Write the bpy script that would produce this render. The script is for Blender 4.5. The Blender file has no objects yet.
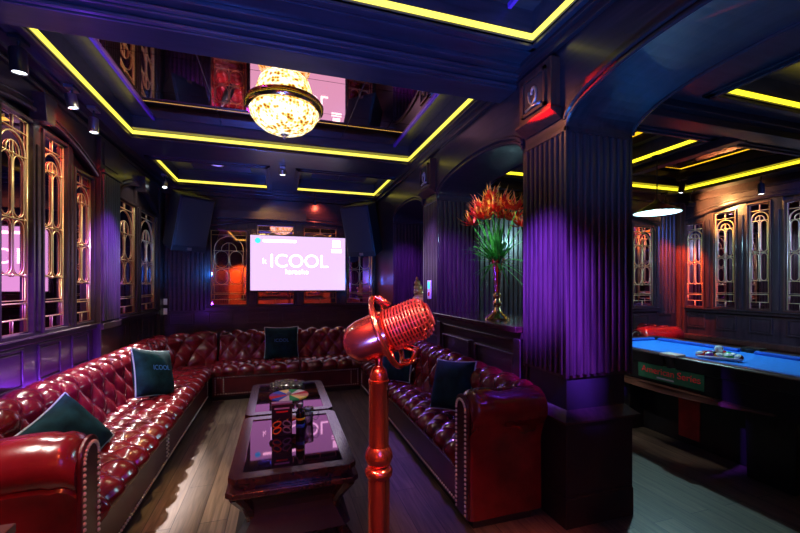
import bpy, bmesh, math, random
from math import sin, cos, pi, radians as R, sqrt, atan2, tan
from mathutils import Vector as V, Matrix, Euler
random.seed(7)
S = bpy.context.scene
COL = S.collection

# ------------------------------------------------------------------ materials
def nd(m, t, **kw):
    n = m.node_tree.nodes.new(t)
    for k, v in kw.items():
        if k in n.inputs: n.inputs[k].default_value = v
        else: setattr(n, k, v)
    return n
def lk(m, a, b): m.node_tree.links.new(a, b)
def mat(name, col, rough=.5, metal=0., coat=0., emit=None, es=1., trans=0., spec=.5, var=0., vscale=8., bump=0., bscale=200., ior=1.45):
    m = bpy.data.materials.new(name); m.use_nodes = True
    b = m.node_tree.nodes['Principled BSDF']
    b.inputs['Base Color'].default_value = (*col, 1); b.inputs['Roughness'].default_value = rough
    b.inputs['Metallic'].default_value = metal; b.inputs['Coat Weight'].default_value = coat
    b.inputs['Coat Roughness'].default_value = .12
    b.inputs['Specular IOR Level'].default_value = spec
    b.inputs['Transmission Weight'].default_value = trans; b.inputs['IOR'].default_value = ior
    if emit:
        b.inputs['Emission Color'].default_value = (*emit, 1); b.inputs['Emission Strength'].default_value = es
    tc = nd(m, 'ShaderNodeTexCoord')
    if var > 0:
        n = nd(m, 'ShaderNodeTexNoise', Scale=vscale, Detail=5.); lk(m, tc.outputs['Object'], n.inputs['Vector'])
        r = nd(m, 'ShaderNodeValToRGB'); lk(m, n.outputs['Fac'], r.inputs['Fac'])
        r.color_ramp.elements[0].position = .3; r.color_ramp.elements[1].position = .72
        r.color_ramp.elements[0].color = (*[c*(1-var) for c in col], 1); r.color_ramp.elements[1].color = (*[min(1, c*(1+var)) for c in col], 1)
        lk(m, r.outputs['Color'], b.inputs['Base Color'])
    if bump > 0:
        n = nd(m, 'ShaderNodeTexNoise', Scale=bscale, Detail=3.); lk(m, tc.outputs['Object'], n.inputs['Vector'])
        u = nd(m, 'ShaderNodeBump', Strength=bump, Distance=.002); lk(m, n.outputs['Fac'], u.inputs['Height']); lk(m, u.outputs['Normal'], b.inputs['Normal'])
    return m
def wood(name, c1, c2, rough=.32, scale=(30, 30, 2.5), coat=.25):
    m = bpy.data.materials.new(name); m.use_nodes = True
    b = m.node_tree.nodes['Principled BSDF']
    tc = nd(m, 'ShaderNodeTexCoord'); mp = nd(m, 'ShaderNodeMapping'); mp.inputs['Scale'].default_value = scale
    lk(m, tc.outputs['Object'], mp.inputs['Vector'])
    n = nd(m, 'ShaderNodeTexNoise', Scale=1., Detail=6., Distortion=.6); lk(m, mp.outputs['Vector'], n.inputs['Vector'])
    r = nd(m, 'ShaderNodeValToRGB'); r.color_ramp.elements[0].position = .3; r.color_ramp.elements[1].position = .75
    r.color_ramp.elements[0].color = (*c1, 1); r.color_ramp.elements[1].color = (*c2, 1)
    lk(m, n.outputs['Fac'], r.inputs['Fac']); lk(m, r.outputs['Color'], b.inputs['Base Color'])
    b.inputs['Roughness'].default_value = rough; b.inputs['Coat Weight'].default_value = coat; b.inputs['Coat Roughness'].default_value = .15
    u = nd(m, 'ShaderNodeBump', Strength=.12, Distance=.003); lk(m, n.outputs['Fac'], u.inputs['Height']); lk(m, u.outputs['Normal'], b.inputs['Normal'])
    return m
M = {}
M['wood'] = wood('mahogany', (.017, .010, .012), (.052, .028, .030))
M['woodh'] = wood('mahogany_along', (.017, .010, .012), (.052, .028, .030), scale=(30, 2.5, 30))
M['woodx'] = wood('mahogany_across', (.017, .010, .012), (.052, .028, .030), scale=(2.5, 30, 30))
M['woodred'] = wood('red_mahogany', (.035, .011, .008), (.11, .036, .020), rough=.35)
M['ceil'] = wood('dark_ceiling', (.018, .018, .024), (.046, .042, .050), rough=.36, scale=(4, 22, 22))
M['tablewood'] = wood('table_lacquer', (.028, .008, .009), (.07, .02, .018), rough=.18, coat=.6, scale=(24, 3, 24))
M['black'] = mat('black_lacquer', (.012, .011, .013), .3, coat=.2, var=.2)
M['blackmatte'] = mat('black_matte', (.012, .012, .014), .6, var=.2)
M['speaker'] = mat('speaker_cabinet', (.010, .013, .018), .55, bump=.3, bscale=300)
M['grille'] = mat('speaker_grille', (.012, .018, .026), .45, bump=.8, bscale=700)
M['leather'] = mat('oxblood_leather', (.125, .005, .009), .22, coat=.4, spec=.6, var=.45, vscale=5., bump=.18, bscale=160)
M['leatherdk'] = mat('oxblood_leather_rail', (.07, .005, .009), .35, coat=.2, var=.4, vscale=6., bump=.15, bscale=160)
M['stud'] = mat('brass_stud', (.80, .72, .58), .3, .45)
M['plate'] = mat('pale_metal_plate', (.55, .56, .54), .35, .3)
M['rackwhite'] = mat('pale_rack', (.62, .52, .66), .4)
M['gold'] = mat('gilt_tracery', (.90, .66, .30), .34, .6, var=.1)
M['goldbr'] = mat('polished_gold', (1., .74, .34), .14, 1.)
M['mirror'] = mat('tinted_mirror', (.86, .44, .62), .025, 1.)
M['cmirror'] = mat('ceiling_mirror', (.80, .44, .40), .03, 1.)  # reddish tint puts warm light into the mirror colour
M['glasstop'] = mat('dark_glass', (.02, .012, .02), .03, spec=.5, ior=2.1)
M['glasstop'].node_tree.nodes['Principled BSDF'].inputs['Specular Tint'].default_value = (1., .42, .78, 1)
M['led'] = mat('yellow_led', (.9, .8, .1), .5, emit=(1., .84, .07), es=1.25)
M['ledpool'] = mat('yellow_led_pool', (.9, .8, .1), .5, emit=(1., .80, .02), es=1.6)
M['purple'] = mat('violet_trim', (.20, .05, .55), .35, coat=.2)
M['velvet'] = mat('teal_velvet', (.004, .028, .034), .85, spec=.15, var=.5, vscale=14., bump=.3, bscale=250)
M['piping'] = mat('pale_piping', (.35, .45, .45), .5)
M['print'] = mat('blue_print', (.05, .20, .55), .5)
M['chrome'] = mat('chrome', (.85, .87, .9), .12, 1.)
M['steel'] = mat('brushed_steel', (.55, .58, .6), .35, 1.)
M['copper'] = mat('red_copper', (.95, .19, .13), .2, .96, var=.04)
M['coppergrille'] = mat('copper_grille', (.88, .17, .17), .28, .85)
M['copperdk'] = mat('dark_core', (.10, .01, .012), .5)
M['screen'] = mat('lit_screen', (.0, .0, .0), .3, emit=(.84, .58, 1.0), es=.95)
M['screentext'] = mat('lit_text', (1, 1, 1), .3, emit=(1., .98, 1.), es=2.6)
M['screenblue'] = mat('lit_mark', (0, .3, .6), .3, emit=(.05, .55, .9), es=1.3)
M['felt'] = mat('blue_felt', (.010, .20, .78), .85, var=.08, vscale=30., bump=.2, bscale=500)
M['feltdk'] = mat('blue_cushion', (.012, .10, .55), .8, var=.1)
M['signgreen'] = mat('sign_green', (.02, .11, .06), .5, var=.3)
M['signred'] = mat('sign_red', (.75, .04, .05), .5)
M['pedestal'] = mat('red_pedestal', (.35, .02, .015), .45, var=.3)
M['ledge'] = wood('brown_wood', (.08, .035, .025), (.16, .075, .05), rough=.4, scale=(20, 3, 20))  # plain brown wood, also paints the lit underside of the pool table apron
M['white'] = mat('white_enamel', (.8, .8, .78), .3)
M['glass'] = mat('clear_glass', (.95, .97, 1.), .02, trans=1., ior=1.45)
M['lampwhite'] = mat('lamp_lens', (1, 1, 1), .3, emit=(.62, .9, 1.), es=14.)
M['spotlens'] = mat('spot_lens', (1, 1, 1), .3, emit=(.85, .95, 1.), es=5.)
M['spotred'] = mat('spot_lens_red', (1, .3, .2), .3, emit=(1., .10, .05), es=4.)
M['spotwarm'] = mat('spot_lens_warm', (1, .6, .3), .3, emit=(1., .55, .16), es=9.)
M['spotviolet'] = mat('violet_lens', (.4, .3, .9), .3, emit=(.30, .20, .95), es=1.2)
def thinglass():
    m = bpy.data.materials.new('clear_glassware'); m.use_nodes = True; t = m.node_tree; t.nodes.remove(t.nodes['Principled BSDF'])
    a = nd(m, 'ShaderNodeBsdfTransparent'); a.inputs[0].default_value = (.93, .95, .96, 1); g = nd(m, 'ShaderNodeBsdfGlossy'); g.inputs['Roughness'].default_value = .06
    w = nd(m, 'ShaderNodeLayerWeight'); w.inputs[0].default_value = .62; x = nd(m, 'ShaderNodeMixShader')
    lk(m, w.outputs['Facing'], x.inputs[0]); lk(m, a.outputs[0], x.inputs[1]); lk(m, g.outputs[0], x.inputs[2]); lk(m, x.outputs[0], t.nodes['Material Output'].inputs[0])
    return m
M['glass'] = thinglass()
def tintglass():
    m = bpy.data.materials.new('dark_tinted_glass'); m.use_nodes = True; t = m.node_tree; b = t.nodes['Principled BSDF']
    b.inputs['Base Color'].default_value = (.012, .008, .012, 1); b.inputs['Specular IOR Level'].default_value = 0.
    g = nd(m, 'ShaderNodeBsdfGlossy'); g.inputs['Roughness'].default_value = .03; g.inputs[0].default_value = (1., .46, .80, 1)
    w = nd(m, 'ShaderNodeFresnel'); w.inputs[0].default_value = 1.9; x = nd(m, 'ShaderNodeMixShader')
    lk(m, w.outputs[0], x.inputs[0]); lk(m, b.outputs[0], x.inputs[1]); lk(m, g.outputs[0], x.inputs[2]); lk(m, x.outputs[0], t.nodes['Material Output'].inputs[0])
    return m
M['glasstop'] = tintglass()
M['leaf'] = mat('leaf', (.05, .40, .07), .45, var=.5, vscale=20.)
M['petal'] = mat('petal', (.85, .05, .02), .45, var=.3, vscale=30.)
M['petaltip'] = mat('petal_tip', (.95, .42, .05), .45)
M['orange'] = mat('orange_paint', (.85, .22, .02), .4)
M['grey'] = mat('grey_paint', (.30, .36, .42), .4)
M['boxblack'] = mat('black_card', (.010, .009, .012), .45)
M['lilac'] = mat('lilac_edge', (.35, .22, .38), .5)
M['yellow'] = mat('yellow_paint', (.95, .75, .04), .4)
M['bottle'] = mat('dark_bottle', (.012, .012, .018), .12, coat=.5)
for k, c in dict(red=(.75, .02, .03), blue=(.03, .12, .7), green=(.02, .45, .10), whitep=(.85, .85, .85), violetp=(.25, .04, .4), maroon=(.3, .02, .02), blackp=(.02, .02, .02)).items():
    M[k] = mat(k + '_gloss', c, .18, coat=.5); M[k + '_print'] = mat(k + '_printed', c, .6, spec=.2)
# chandelier glass: patterned, glowing
def lampglass():
    m = bpy.data.materials.new('patterned_lampglass'); m.use_nodes = True
    b = m.node_tree.nodes['Principled BSDF']; b.inputs['Roughness'].default_value = .2
    tc = nd(m, 'ShaderNodeTexCoord'); v = nd(m, 'ShaderNodeTexVoronoi', Scale=36.); lk(m, tc.outputs['Object'], v.inputs['Vector'])
    n = nd(m, 'ShaderNodeTexNoise', Scale=16., Detail=4.); lk(m, tc.outputs['Object'], n.inputs['Vector'])
    a = nd(m, 'ShaderNodeMath', operation='MULTIPLY_ADD'); a.inputs[1].default_value = .75
    lk(m, v.outputs['Distance'], a.inputs[0]); lk(m, n.outputs['Fac'], a.inputs[2])
    r = nd(m, 'ShaderNodeValToRGB'); lk(m, a.outputs[0], r.inputs['Fac'])
    e = r.color_ramp.elements; e[0].position = .60; e[0].color = (.30, .07, .005, 1); e[1].position = 1.0; e[1].color = (1., .92, .58, 1)
    x = e.new(.76); x.color = (.80, .55, .06, 1)
    lk(m, r.outputs['Color'], b.inputs['Emission Color']); b.inputs['Emission Strength'].default_value = 1.2
    lk(m, r.outputs['Color'], b.inputs['Base Color'])
    return m
M['lampglass'] = lampglass()
def floor_mat():
    m = bpy.data.materials.new('grey_oak_planks'); m.use_nodes = True
    b = m.node_tree.nodes['Principled BSDF']
    tc = nd(m, 'ShaderNodeTexCoord'); mp = nd(m, 'ShaderNodeMapping'); mp.inputs['Rotation'].default_value = (0, 0, pi/2)
    lk(m, tc.outputs['Object'], mp.inputs['Vector'])
    br = nd(m, 'ShaderNodeTexBrick', offset=.37); br.inputs['Scale'].default_value = 1.
    br.inputs['Brick Width'].default_value = 1.25; br.inputs['Row Height'].default_value = .15
    br.inputs['Mortar Size'].default_value = .0025; br.inputs['Mortar Smooth'].default_value = .3
    br.inputs['Color1'].default_value = (.12, .092, .066, 1); br.inputs['Color2'].default_value = (.19, .148, .108, 1); br.inputs['Mortar'].default_value = (.015, .012, .01, 1)
    lk(m, mp.outputs['Vector'], br.inputs['Vector'])
    m2 = nd(m, 'ShaderNodeMapping'); m2.inputs['Scale'].default_value = (40, 2.6, 1); lk(m, tc.outputs['Object'], m2.inputs['Vector'])
    n = nd(m, 'ShaderNodeTexNoise', Scale=1., Detail=8., Distortion=1.2); lk(m, m2.outputs['Vector'], n.inputs['Vector'])
    r = nd(m, 'ShaderNodeValToRGB'); r.color_ramp.elements[0].position = .32; r.color_ramp.elements[0].color = (.35, .33, .32, 1); r.color_ramp.elements[1].position = .7; r.color_ramp.elements[1].color = (1.15, 1.1, 1.05, 1)
    lk(m, n.outputs['Fac'], r.inputs['Fac'])
    x = nd(m, 'ShaderNodeMix', data_type='RGBA', blend_type='MULTIPLY'); x.inputs[0].default_value = .85
    lk(m, br.outputs['Color'], x.inputs[6]); lk(m, r.outputs['Color'], x.inputs[7]); lk(m, x.outputs[2], b.inputs['Base Color'])
    b.inputs['Roughness'].default_value = .42
    u = nd(m, 'ShaderNodeBump', Strength=.3, Distance=.003); lk(m, br.outputs['Fac'], u.inputs['Height']); u.invert = True
    lk(m, u.outputs['Normal'], b.inputs['Normal'])
    return m
M['floor'] = floor_mat()

# ------------------------------------------------------------------ mesh helpers
class MB:
    def __init__(s, fr=None):
        s.bm = bmesh.new(); s.fr = fr; s.mi = 0
    def p(s, *c):
        v = V(c[0]) if len(c) == 1 else V(c)
        return s.bm.verts.new(s.fr(v) if s.fr else v)
    def face(s, vs):
        try:
            f = s.bm.faces.new(vs); f.material_index = s.mi; return f
        except ValueError: return None
    def box(s, x0, x1, y0, y1, z0, z1):
        v = [s.p(x, y, z) for x in (x0, x1) for y in (y0, y1) for z in (z0, z1)]
        for q in ((0, 1, 3, 2), (4, 6, 7, 5), (0, 4, 5, 1), (2, 3, 7, 6), (0, 2, 6, 4), (1, 5, 7, 3)): s.face([v[i] for i in q])
        return s
    def prism(s, pts, f0, f1):
        "polygon pts -> f0(p), f1(p) give the two end positions"
        a = [s.p(f0(q)) for q in pts]; b = [s.p(f1(q)) for q in pts]; n = len(pts)
        s.face(a); s.face(b[::-1])
        for i in range(n): s.face([a[i], a[(i+1) % n], b[(i+1) % n], b[i]])
        return s
    def tube(s, pts, r, k=6, closed=False):
        pts = [V(q) for q in pts]; n = len(pts); rings = []; up = None
        for i, q in enumerate(pts):
            if closed: d = pts[(i+1) % n] - pts[i-1]
            else: d = pts[min(i+1, n-1)] - pts[max(i-1, 0)]
            if d.length < 1e-9: d = V((0, 0, 1))
            d.normalize()
            if up is None: up = V((0, 0, 1)) if abs(d.z) < .9 else V((1, 0, 0))
            a = d.cross(up)
            if a.length < 1e-4: a = d.cross(V((0, 1, 0)) if abs(d.y) < .9 else V((1, 0, 0)))
            a.normalize(); b = a.cross(d).normalized(); up = b
            rr = r[i] if isinstance(r, (list, tuple)) else r
            rings.append([s.p(q + (a*cos(2*pi*j/k) + b*sin(2*pi*j/k))*rr) for j in range(k)])
        m = n if closed else n-1
        for i in range(m):
            A, B = rings[i], rings[(i+1) % n]
            for j in range(k): s.face([A[j], A[(j+1) % k], B[(j+1) % k], B[j]])
        if not closed: s.face(rings[0][::-1]); s.face(rings[-1])
        return s
    def lathe(s, prof, c=(0, 0, 0), n=24, mtx=None):
        c = V(c); rings = []
        for r, z in prof:
            ring = []
            for j in range(n):
                q = V((r*cos(2*pi*j/n), r*sin(2*pi*j/n), z))
                if mtx: q = mtx @ q
                ring.append(s.p(c + q))
            rings.append(ring)
        for A, B in zip(rings, rings[1:]):
            for j in range(n): s.face([A[j], A[(j+1) % n], B[(j+1) % n], B[j]])
        s.face(rings[0][::-1]); s.face(rings[-1])
        return s
    def ball(s, c, r, n=10, m=6, sc=(1, 1, 1)):
        prof = [(max(r*sin(pi*i/m), r*.01), -r*cos(pi*i/m)) for i in range(m+1)]
        return s.lathe(prof, c, n, Matrix.Diagonal(V(sc)))
    def disc(s, c, r, ax='z', n=24):
        c = V(c); f = {'z': lambda a, b: V((a, b, 0)), 'x': lambda a, b: V((0, a, b)), 'y': lambda a, b: V((a, 0, b))}[ax]
        s.face([s.p(c + f(r*cos(2*pi*j/n), r*sin(2*pi*j/n))) for j in range(n)]); return s
    def grid(s, rows, cu=False):
        g = [[s.p(q) for q in row] for row in rows]
        for A, B in zip(g, g[1:]):
            for j in range(len(A)-1): s.face([A[j], A[j+1], B[j+1], B[j]])
        return g
    def addmesh(s, me, mtx):
        n0 = [s.p(mtx @ v.co) for v in me.vertices]
        for f in me.polygons: s.face([n0[i] for i in f.vertices])
        return s
    def build(s, name, m, parent=None, rel=False, smooth=False, bev=0., kind=None, recalc=True):
        if rel and parent is not None:
            o = parent
            off = V((0, 0, 0))
            while o is not None: off += o.location; o = o.parent
            for v in s.bm.verts: v.co -= off
        if recalc: bmesh.ops.recalc_face_normals(s.bm, faces=s.bm.faces[:])
        me = bpy.data.meshes.new(name); s.bm.to_mesh(me); s.bm.free()
        for mm in (m if isinstance(m, (list, tuple)) else [m]): me.materials.append(M[mm])
        if smooth:
            for f in me.polygons: f.use_smooth = True
        o = bpy.data.objects.new(name, me); COL.objects.link(o)
        if parent is not None: o.parent = parent
        if bev:
            b = o.modifiers.new('bevel', 'BEVEL'); b.width = bev; b.segments = 2; b.limit_method = 'ANGLE'; b.angle_limit = R(50)
        if smooth and smooth != 'all':
            e = o.modifiers.new('edges', 'EDGE_SPLIT'); e.split_angle = R(40)
        if kind: o['kind'] = kind
        return o
def tag(o, label, cat, group=None):
    o['label'] = label; o['category'] = cat
    if group: o['group'] = group
    return o
def thing(name, label, cat, loc=(0, 0, 0), rot=(0, 0, 0), group=None):
    o = bpy.data.objects.new(name, None); COL.objects.link(o); o.empty_display_size = .1
    o.location = loc; o.rotation_euler = rot
    return tag(o, label, cat, group)
def dup(root, loc, rot=None, label=None, cat=None, group=None):
    def rec(o, par):
        c = o.copy(); COL.objects.link(c)
        if par is not None: c.parent = par
        for ch in list(o.children): rec(ch, c)
        return c
    r = rec(root, None); r.location = loc
    if rot is not None: r.rotation_euler = rot
    if label: r['label'] = label
    if group: r['group'] = group
    return r
def text_mesh(body, size, ext=.001):
    cu = bpy.data.curves.new('t', 'FONT'); cu.body = body; cu.size = size; cu.extrude = ext; cu.align_x = 'CENTER'; cu.align_y = 'CENTER'
    o = bpy.data.objects.new('t', cu); COL.objects.link(o)
    bpy.context.view_layer.update()
    me = bpy.data.meshes.new_from_object(o.evaluated_get(bpy.context.evaluated_depsgraph_get()))
    bpy.data.objects.remove(o); bpy.data.curves.remove(cu)
    return me
def basis(x, y, z, o=(0, 0, 0)):
    m = Matrix.Identity(4)
    for i, c in enumerate((x, y, z, o)):
        for j in range(3): m[j][i] = c[j]
    return m
# wall frames: (a along the wall, d out into the room, z up)
FL = lambda X: (lambda v: V((X + v.y, v.x, v.z)))          # left wall, a = Y
FF = lambda Y: (lambda v: V((v.x, Y - v.y, v.z)))          # far wall, a = X
FR = lambda X: (lambda v: V((X - v.y, v.x, v.z)))          # right wall, a = Y

XL, YF, XA, XB, XR, YP, YB = -1.69, 6.40, 1.56, 2.05, 5.85, 4.32, -1.60
ZS, ZP = 2.87, 2.72

# ------------------------------------------------------------------ shell
MB().box(XL-.1, XR+.1, YB-.1, YF+.1, -.1, 0).build('floor', 'floor', kind='structure')
MB().box(XL-.12, XL, YB-.1, YF+.1, 0, 3.2).build('wall_left', 'wood', kind='structure')
MB().box(XL-.12, XB, YF, YF+.12, 0, 3.2).build('wall_far', 'wood', kind='structure')
MB().box(XR, XR+.12, YB-.1, YP+.12, 0, 3.2).build('wall_right', 'wood', kind='structure')
MB().box(XB-.05, XR+.12, YP, YP+.12, 0, 3.2).build('wall_poolroom', 'wood', kind='structure')
wb = MB().box(XL-.12, XR+.12, YB-.12, YB, 0, 3.2).build('wall_back', 'ledge', kind='structure')

def slab(mb, x0, x1, y0, y1, z0, z1, holes):
    xs = sorted({x0, x1, *[h[0] for h in holes], *[h[1] for h in holes]}); ys = sorted({y0, y1, *[h[2] for h in holes], *[h[3] for h in holes]})
    for a, b in zip(xs, xs[1:]):
        for c, d in zip(ys, ys[1:]):
            mx, my = (a+b)/2, (c+d)/2
            if any(h[0] < mx < h[1] and h[2] < my < h[3] for h in holes): continue
            mb.box(a, b, c, d, z0, z1)
H1 = (-1.38, 1.46, -1.0, 1.98); H2 = (-1.38, 1.47, 2.52, 4.37); H3 = (-1.40, -.19, 5.08, 6.20); H4 = (.257, 1.49, 5.08, 6.20)
PA = (2.30, 3.68, 2.50, 4.02); PB = (3.95, 5.42, 2.50, 4.02); PC = (2.88, 5.40, .20, 1.86)
mb = MB()
slab(mb, XL, XB, YB, YF, ZS, 3.06, [H1, H2, H3, H4]); mb.box(XL, XB, YB, YF, 3.06, 3.12)
slab(mb, XB, XR, YB, YP, ZP, 2.90, [PA, PB, PC]); mb.box(XB, XR, YB, YP, 2.90, 3.12)
ceiling = mb.build('ceiling', 'ceil', kind='structure')
# mirrored coffer panels: tiles with thin seams
def tiles(x0, x1, y0, y1, z, nx, ny, m='cmirror', off=0):
    mb = MB(); dx, dy = (x1-x0)/nx, (y1-y0)/ny
    for i in range(nx):
        for j in range(ny): mb.box(x0+i*dx+.003, x0+(i+1)*dx-.003, y0+j*dy+.003, y0+(j+1)*dy-.003, z-.008, z)
    return mb.build('mirror_panel', m, ceiling)
tiles(-1.19, 1.28, 2.55, 4.34, 3.058, 4, 3)
tiles(-1.19, 1.28, -.9, 1.9, 3.058, 4, 3, 'ceil')
tiles(-1.16, -.40, 5.25, 6.05, 3.058, 2, 1)
tiles(.45, 1.28, 5.25, 6.05, 3.058, 2, 1)
tiles(2.4, 3.58, 2.6, 3.94, 2.898, 2, 2); tiles(4.05, 5.34, 2.6, 3.94, 2.898, 2, 2)
mb = MB()
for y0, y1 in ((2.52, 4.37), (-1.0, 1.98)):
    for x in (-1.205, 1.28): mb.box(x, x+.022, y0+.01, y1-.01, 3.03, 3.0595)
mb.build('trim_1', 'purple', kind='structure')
# led strips on the inner faces of the coffers
def led(name_label, h, z, m='led', sides='lrfn'):
    x0, x1, y0, y1 = h; t = .012; mb = MB()
    if 'l' in sides: mb.box(x0, x0+t, y0, y1, z, z+.030)
    if 'r' in sides: mb.box(x1-t, x1, y0, y1, z, z+.030)
    if 'f' in sides: mb.box(x0+(t if 'l' in sides else 0), x1-(t if 'r' in sides else 0), y1-t, y1, z, z+.030)
    if 'n' in sides: mb.box(x0+(t if 'l' in sides else 0), x1-(t if 'r' in sides else 0), y0, y0+t, z, z+.030)
    tag(mb.build('led_strip', m), name_label, 'light strip', 'yellow light strips in the ceiling coffers')
led('yellow light strip around the nearest lounge coffer, cut off by the top edge', H1, ZS+.012)
led('yellow light strip around the big mirrored coffer with the bowl lamp', H2, ZS+.012)
led('yellow light strip along the outer sides of the small far coffer above the left loudspeaker', H3, ZS+.012, 'led', 'lf')
led('yellow light strip along the outer sides of the small far coffer above the right loudspeaker', H4, ZS+.012, 'led', 'rf')
led('yellow light strip in the mirrored pool room coffer nearest the fluted pillar', PA, ZP+.012, 'ledpool', 'rf')
led('yellow light strip around the coffer above the arched windows of the pool room', PB, ZP+.012, 'ledpool', 'fr')
led('yellow light strip around the nearest pool room coffer, top right', PC, ZP+.012, 'ledpool')
MB().box(-1.36, 1.45, 4.285, 4.369, ZS+.046, ZS+.054).box(3.97, 5.40, 3.935, 4.019, ZP+.046, ZP+.054).box(5.335, 5.418, 2.52, 3.93, ZP+.046, ZP+.054).build('trim_2', 'ceil', kind='structure')  # lips added above the strips to block their reflection in the mirrors
# beam with stepped mouldings
mb = MB().box(XL, XA, 2.30, 2.50, 2.745, ZS+.01).box(XL, XA, 2.24, 2.30, 2.785, ZS+.01).box(XL, XA, 2.17, 2.24, 2.825, ZS+.01).box(XL, XA, 2.05, 2.17, 2.85, ZS+.01)
mb.tube([(XL, 2.295, 2.772), (XA, 2.295, 2.772)], .016, 8); mb.tube([(XL, 2.235, 2.812), (XA, 2.235, 2.812)], .014, 8)
mb.build('trim_3', 'ceil', kind='structure', bev=.006)
# frames round the coffers
def frame(h, z, w=.07, d=.028, skip=()):
    x0, x1, y0, y1 = h; mb = MB()
    for k, (ww, dd) in enumerate(((w, d*.5), (w*.55, d))):
        mb.box(x0-ww, x0-.004, y0-ww, y1+ww, z-dd, z+.01); mb.box(x1+.004, x1+ww, y0-ww, y1+ww, z-dd, z+.01)
        mb.box(x0-ww, x1+ww, y1+.004, y1+ww, z-dd, z+.01)
        if 'near' not in skip: mb.box(x0-ww, x1+ww, y0-ww, y0-.004, z-dd, z+.01)
    return mb
n = 4
for h, z, m, sk in ((H1, ZS, 'ceil', ()), (H2, ZS, 'woodx', ('near',)), (H3, ZS, 'woodx', ()), (H4, ZS, 'woodx', ()), (PA, ZP, 'ceil', ()), (PB, ZP, 'woodx', ()), (PC, ZP, 'woodx', ())):
    frame(h, z, skip=sk).build('trim_%d' % n, m, kind='structure', bev=.004); n += 1
# crown mouldings
mb = MB()
for i, (d, z) in enumerate(((.05, 2.80), (.10, 2.835), (.17, 2.855))): mb.box(XL, XL+d, YB, YF, z, ZS+.01)
for i, (d, z) in enumerate(((.03, 2.78), (.06, 2.82))): mb.box(XA-d, XA, YB, YF, z, ZS+.01)
for i, (d, z) in enumerate(((.05, 2.74), (.10, 2.80), (.14, 2.84))): mb.box(XL, XA, YF-d, YF, z, ZS+.01)
mb.tube([(XL+.06, YB, 2.80), (XL+.06, YF, 2.80)], .022, 8)
mb.build('trim_%d' % n, 'woodh', kind='structure', bev=.005); n += 1
mb = MB().box(XR-.1, XR, YB, YP, 2.62, ZP+.01).box(XB, XR, YP-.1, YP, 2.62, ZP+.01).box(XB, XB+.05, YB, YP, 2.64, ZP+.01)
mb.box(XB, XR, 2.08, 2.22, 2.62, ZP+.01).box(XB, XR, 2.02, 2.28, 2.67, ZP+.01)
mb.box(3.76, 3.87, 2.28, YP, 2.64, ZP+.01)
mb.build('trim_%d' % n, 'woodx', kind='structure', bev=.005); n += 1

# ------------------------------------------------------------------ arched window walls
WN = [0]
def arc_pts(a0, a1, z0, z1, k=24):
    "segmental arch from (a0,z0) over (mid,z1) to (a1,z0)"
    h = z1-z0; c = (a1-a0)/2; r = (c*c+h*h)/(2*h); m = (a0+a1)/2; t = math.asin(min(1, c/r))
    return [(m + r*sin(-t+2*t*i/k), z1-r+r*cos(-t+2*t*i/k)) for i in range(k+1)]
def tracery(mb, w, h, d):
    r = .0065; P = lambda pts, rr=r, c=False: mb.tube([(a, d, z) for a, z in pts], rr*.74, 6, c)
    m = w*.10; R0 = w/2-m; c = w/2
    P([(0.008, .008), (w-.008, .008), (w-.008, h-.008), (.008, h-.008)], .009, True)
    zs = h - R0 - .16*h*.5
    zb, zq, zl, zm = .045*h+.03, .14*h, .27*h, .27*h + (zs-.27*h)*.46
    P([(m, zl)] + [(c-R0*cos(pi*i/14), zs+R0*sin(pi*i/14)) for i in range(15)] + [(w-m, zl)], .008)
    r2 = R0*.52
    P([(c-r2, zs-.02)] + [(c-r2*cos(pi*i/10), zs+r2*sin(pi*i/10)) for i in range(11)] + [(c+r2, zs-.02)])
    P([(c, zl), (c, zs+r2)]); P([(c, zs+R0), (c, h-.01)]); P([(.01, zs+R0+.02), (w-.01, zs+R0+.02)])
    for x0, x1 in ((m+.012, c-.010), (c+.010, w-m-.012)):
        rr = (x1-x0)/2; xc = (x0+x1)/2
        for z0, z1 in ((zl+.005, zm-.012), (zm+.012, zs-.02)):
            P([(xc-rr*cos(pi*i/8), z1-rr+rr*sin(pi*i/8)) for i in range(9)] + [(xc+rr*cos(pi*i/8), z0+rr-rr*sin(pi*i/8)) for i in range(9)], .0055, True)
    for z in (zm, zs-.015, zl):
        P([(m-.01, z), (w-m+.01, z)], .006)
        for x in (m, c, w-m): mb.ball((x, d, z), .0115, 8, 5)
    P([(.01, zb), (w-.01, zb)], .007); P([(.01, zq), (w-.01, zq)], .007)
    P([(c, zb), (c, .01)], .006); P([(m, zq), (m, zb)], .005); P([(w-m, zq), (w-m, zb)], .005)
    P([(m, zl), (m, zq+.02), (w-m, zq+.02), (w-m, zl)], .005)
def window(fr, a0, a1, zb, zt):
    WN[0] += 1
    f = lambda v: fr(V((a0+v.x, v.y, zb+v.z)))
    w, h = a1-a0, zt-zb
    g = MB(f).box(0, w, .004, .010, 0, h)
    fm = MB(f)
    for q in ((-.022, 0, 0, .05, -.022, h+.022), (w, w+.022, 0, .05, -.022, h+.022), (0, w, 0, .05, -.022, 0), (0, w, 0, .05, h, h+.022)): fm.box(*q)
    o = fm.build('window_%d' % WN[0], 'woodred' if fr is F_R else 'wood', kind='structure', bev=.004)
    g.build('mirror_pane', 'mirror', o)
    t = MB(f); tracery(t, w, h, .016); t.build('gilt_tracery', 'gold', o, smooth='all')
F_L, F_F, F_R, F_P, F_B = FL(XL), FF(YF), FR(XR), FF(YP), (lambda v: V((v.x, YB+v.y, v.z)))
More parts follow.
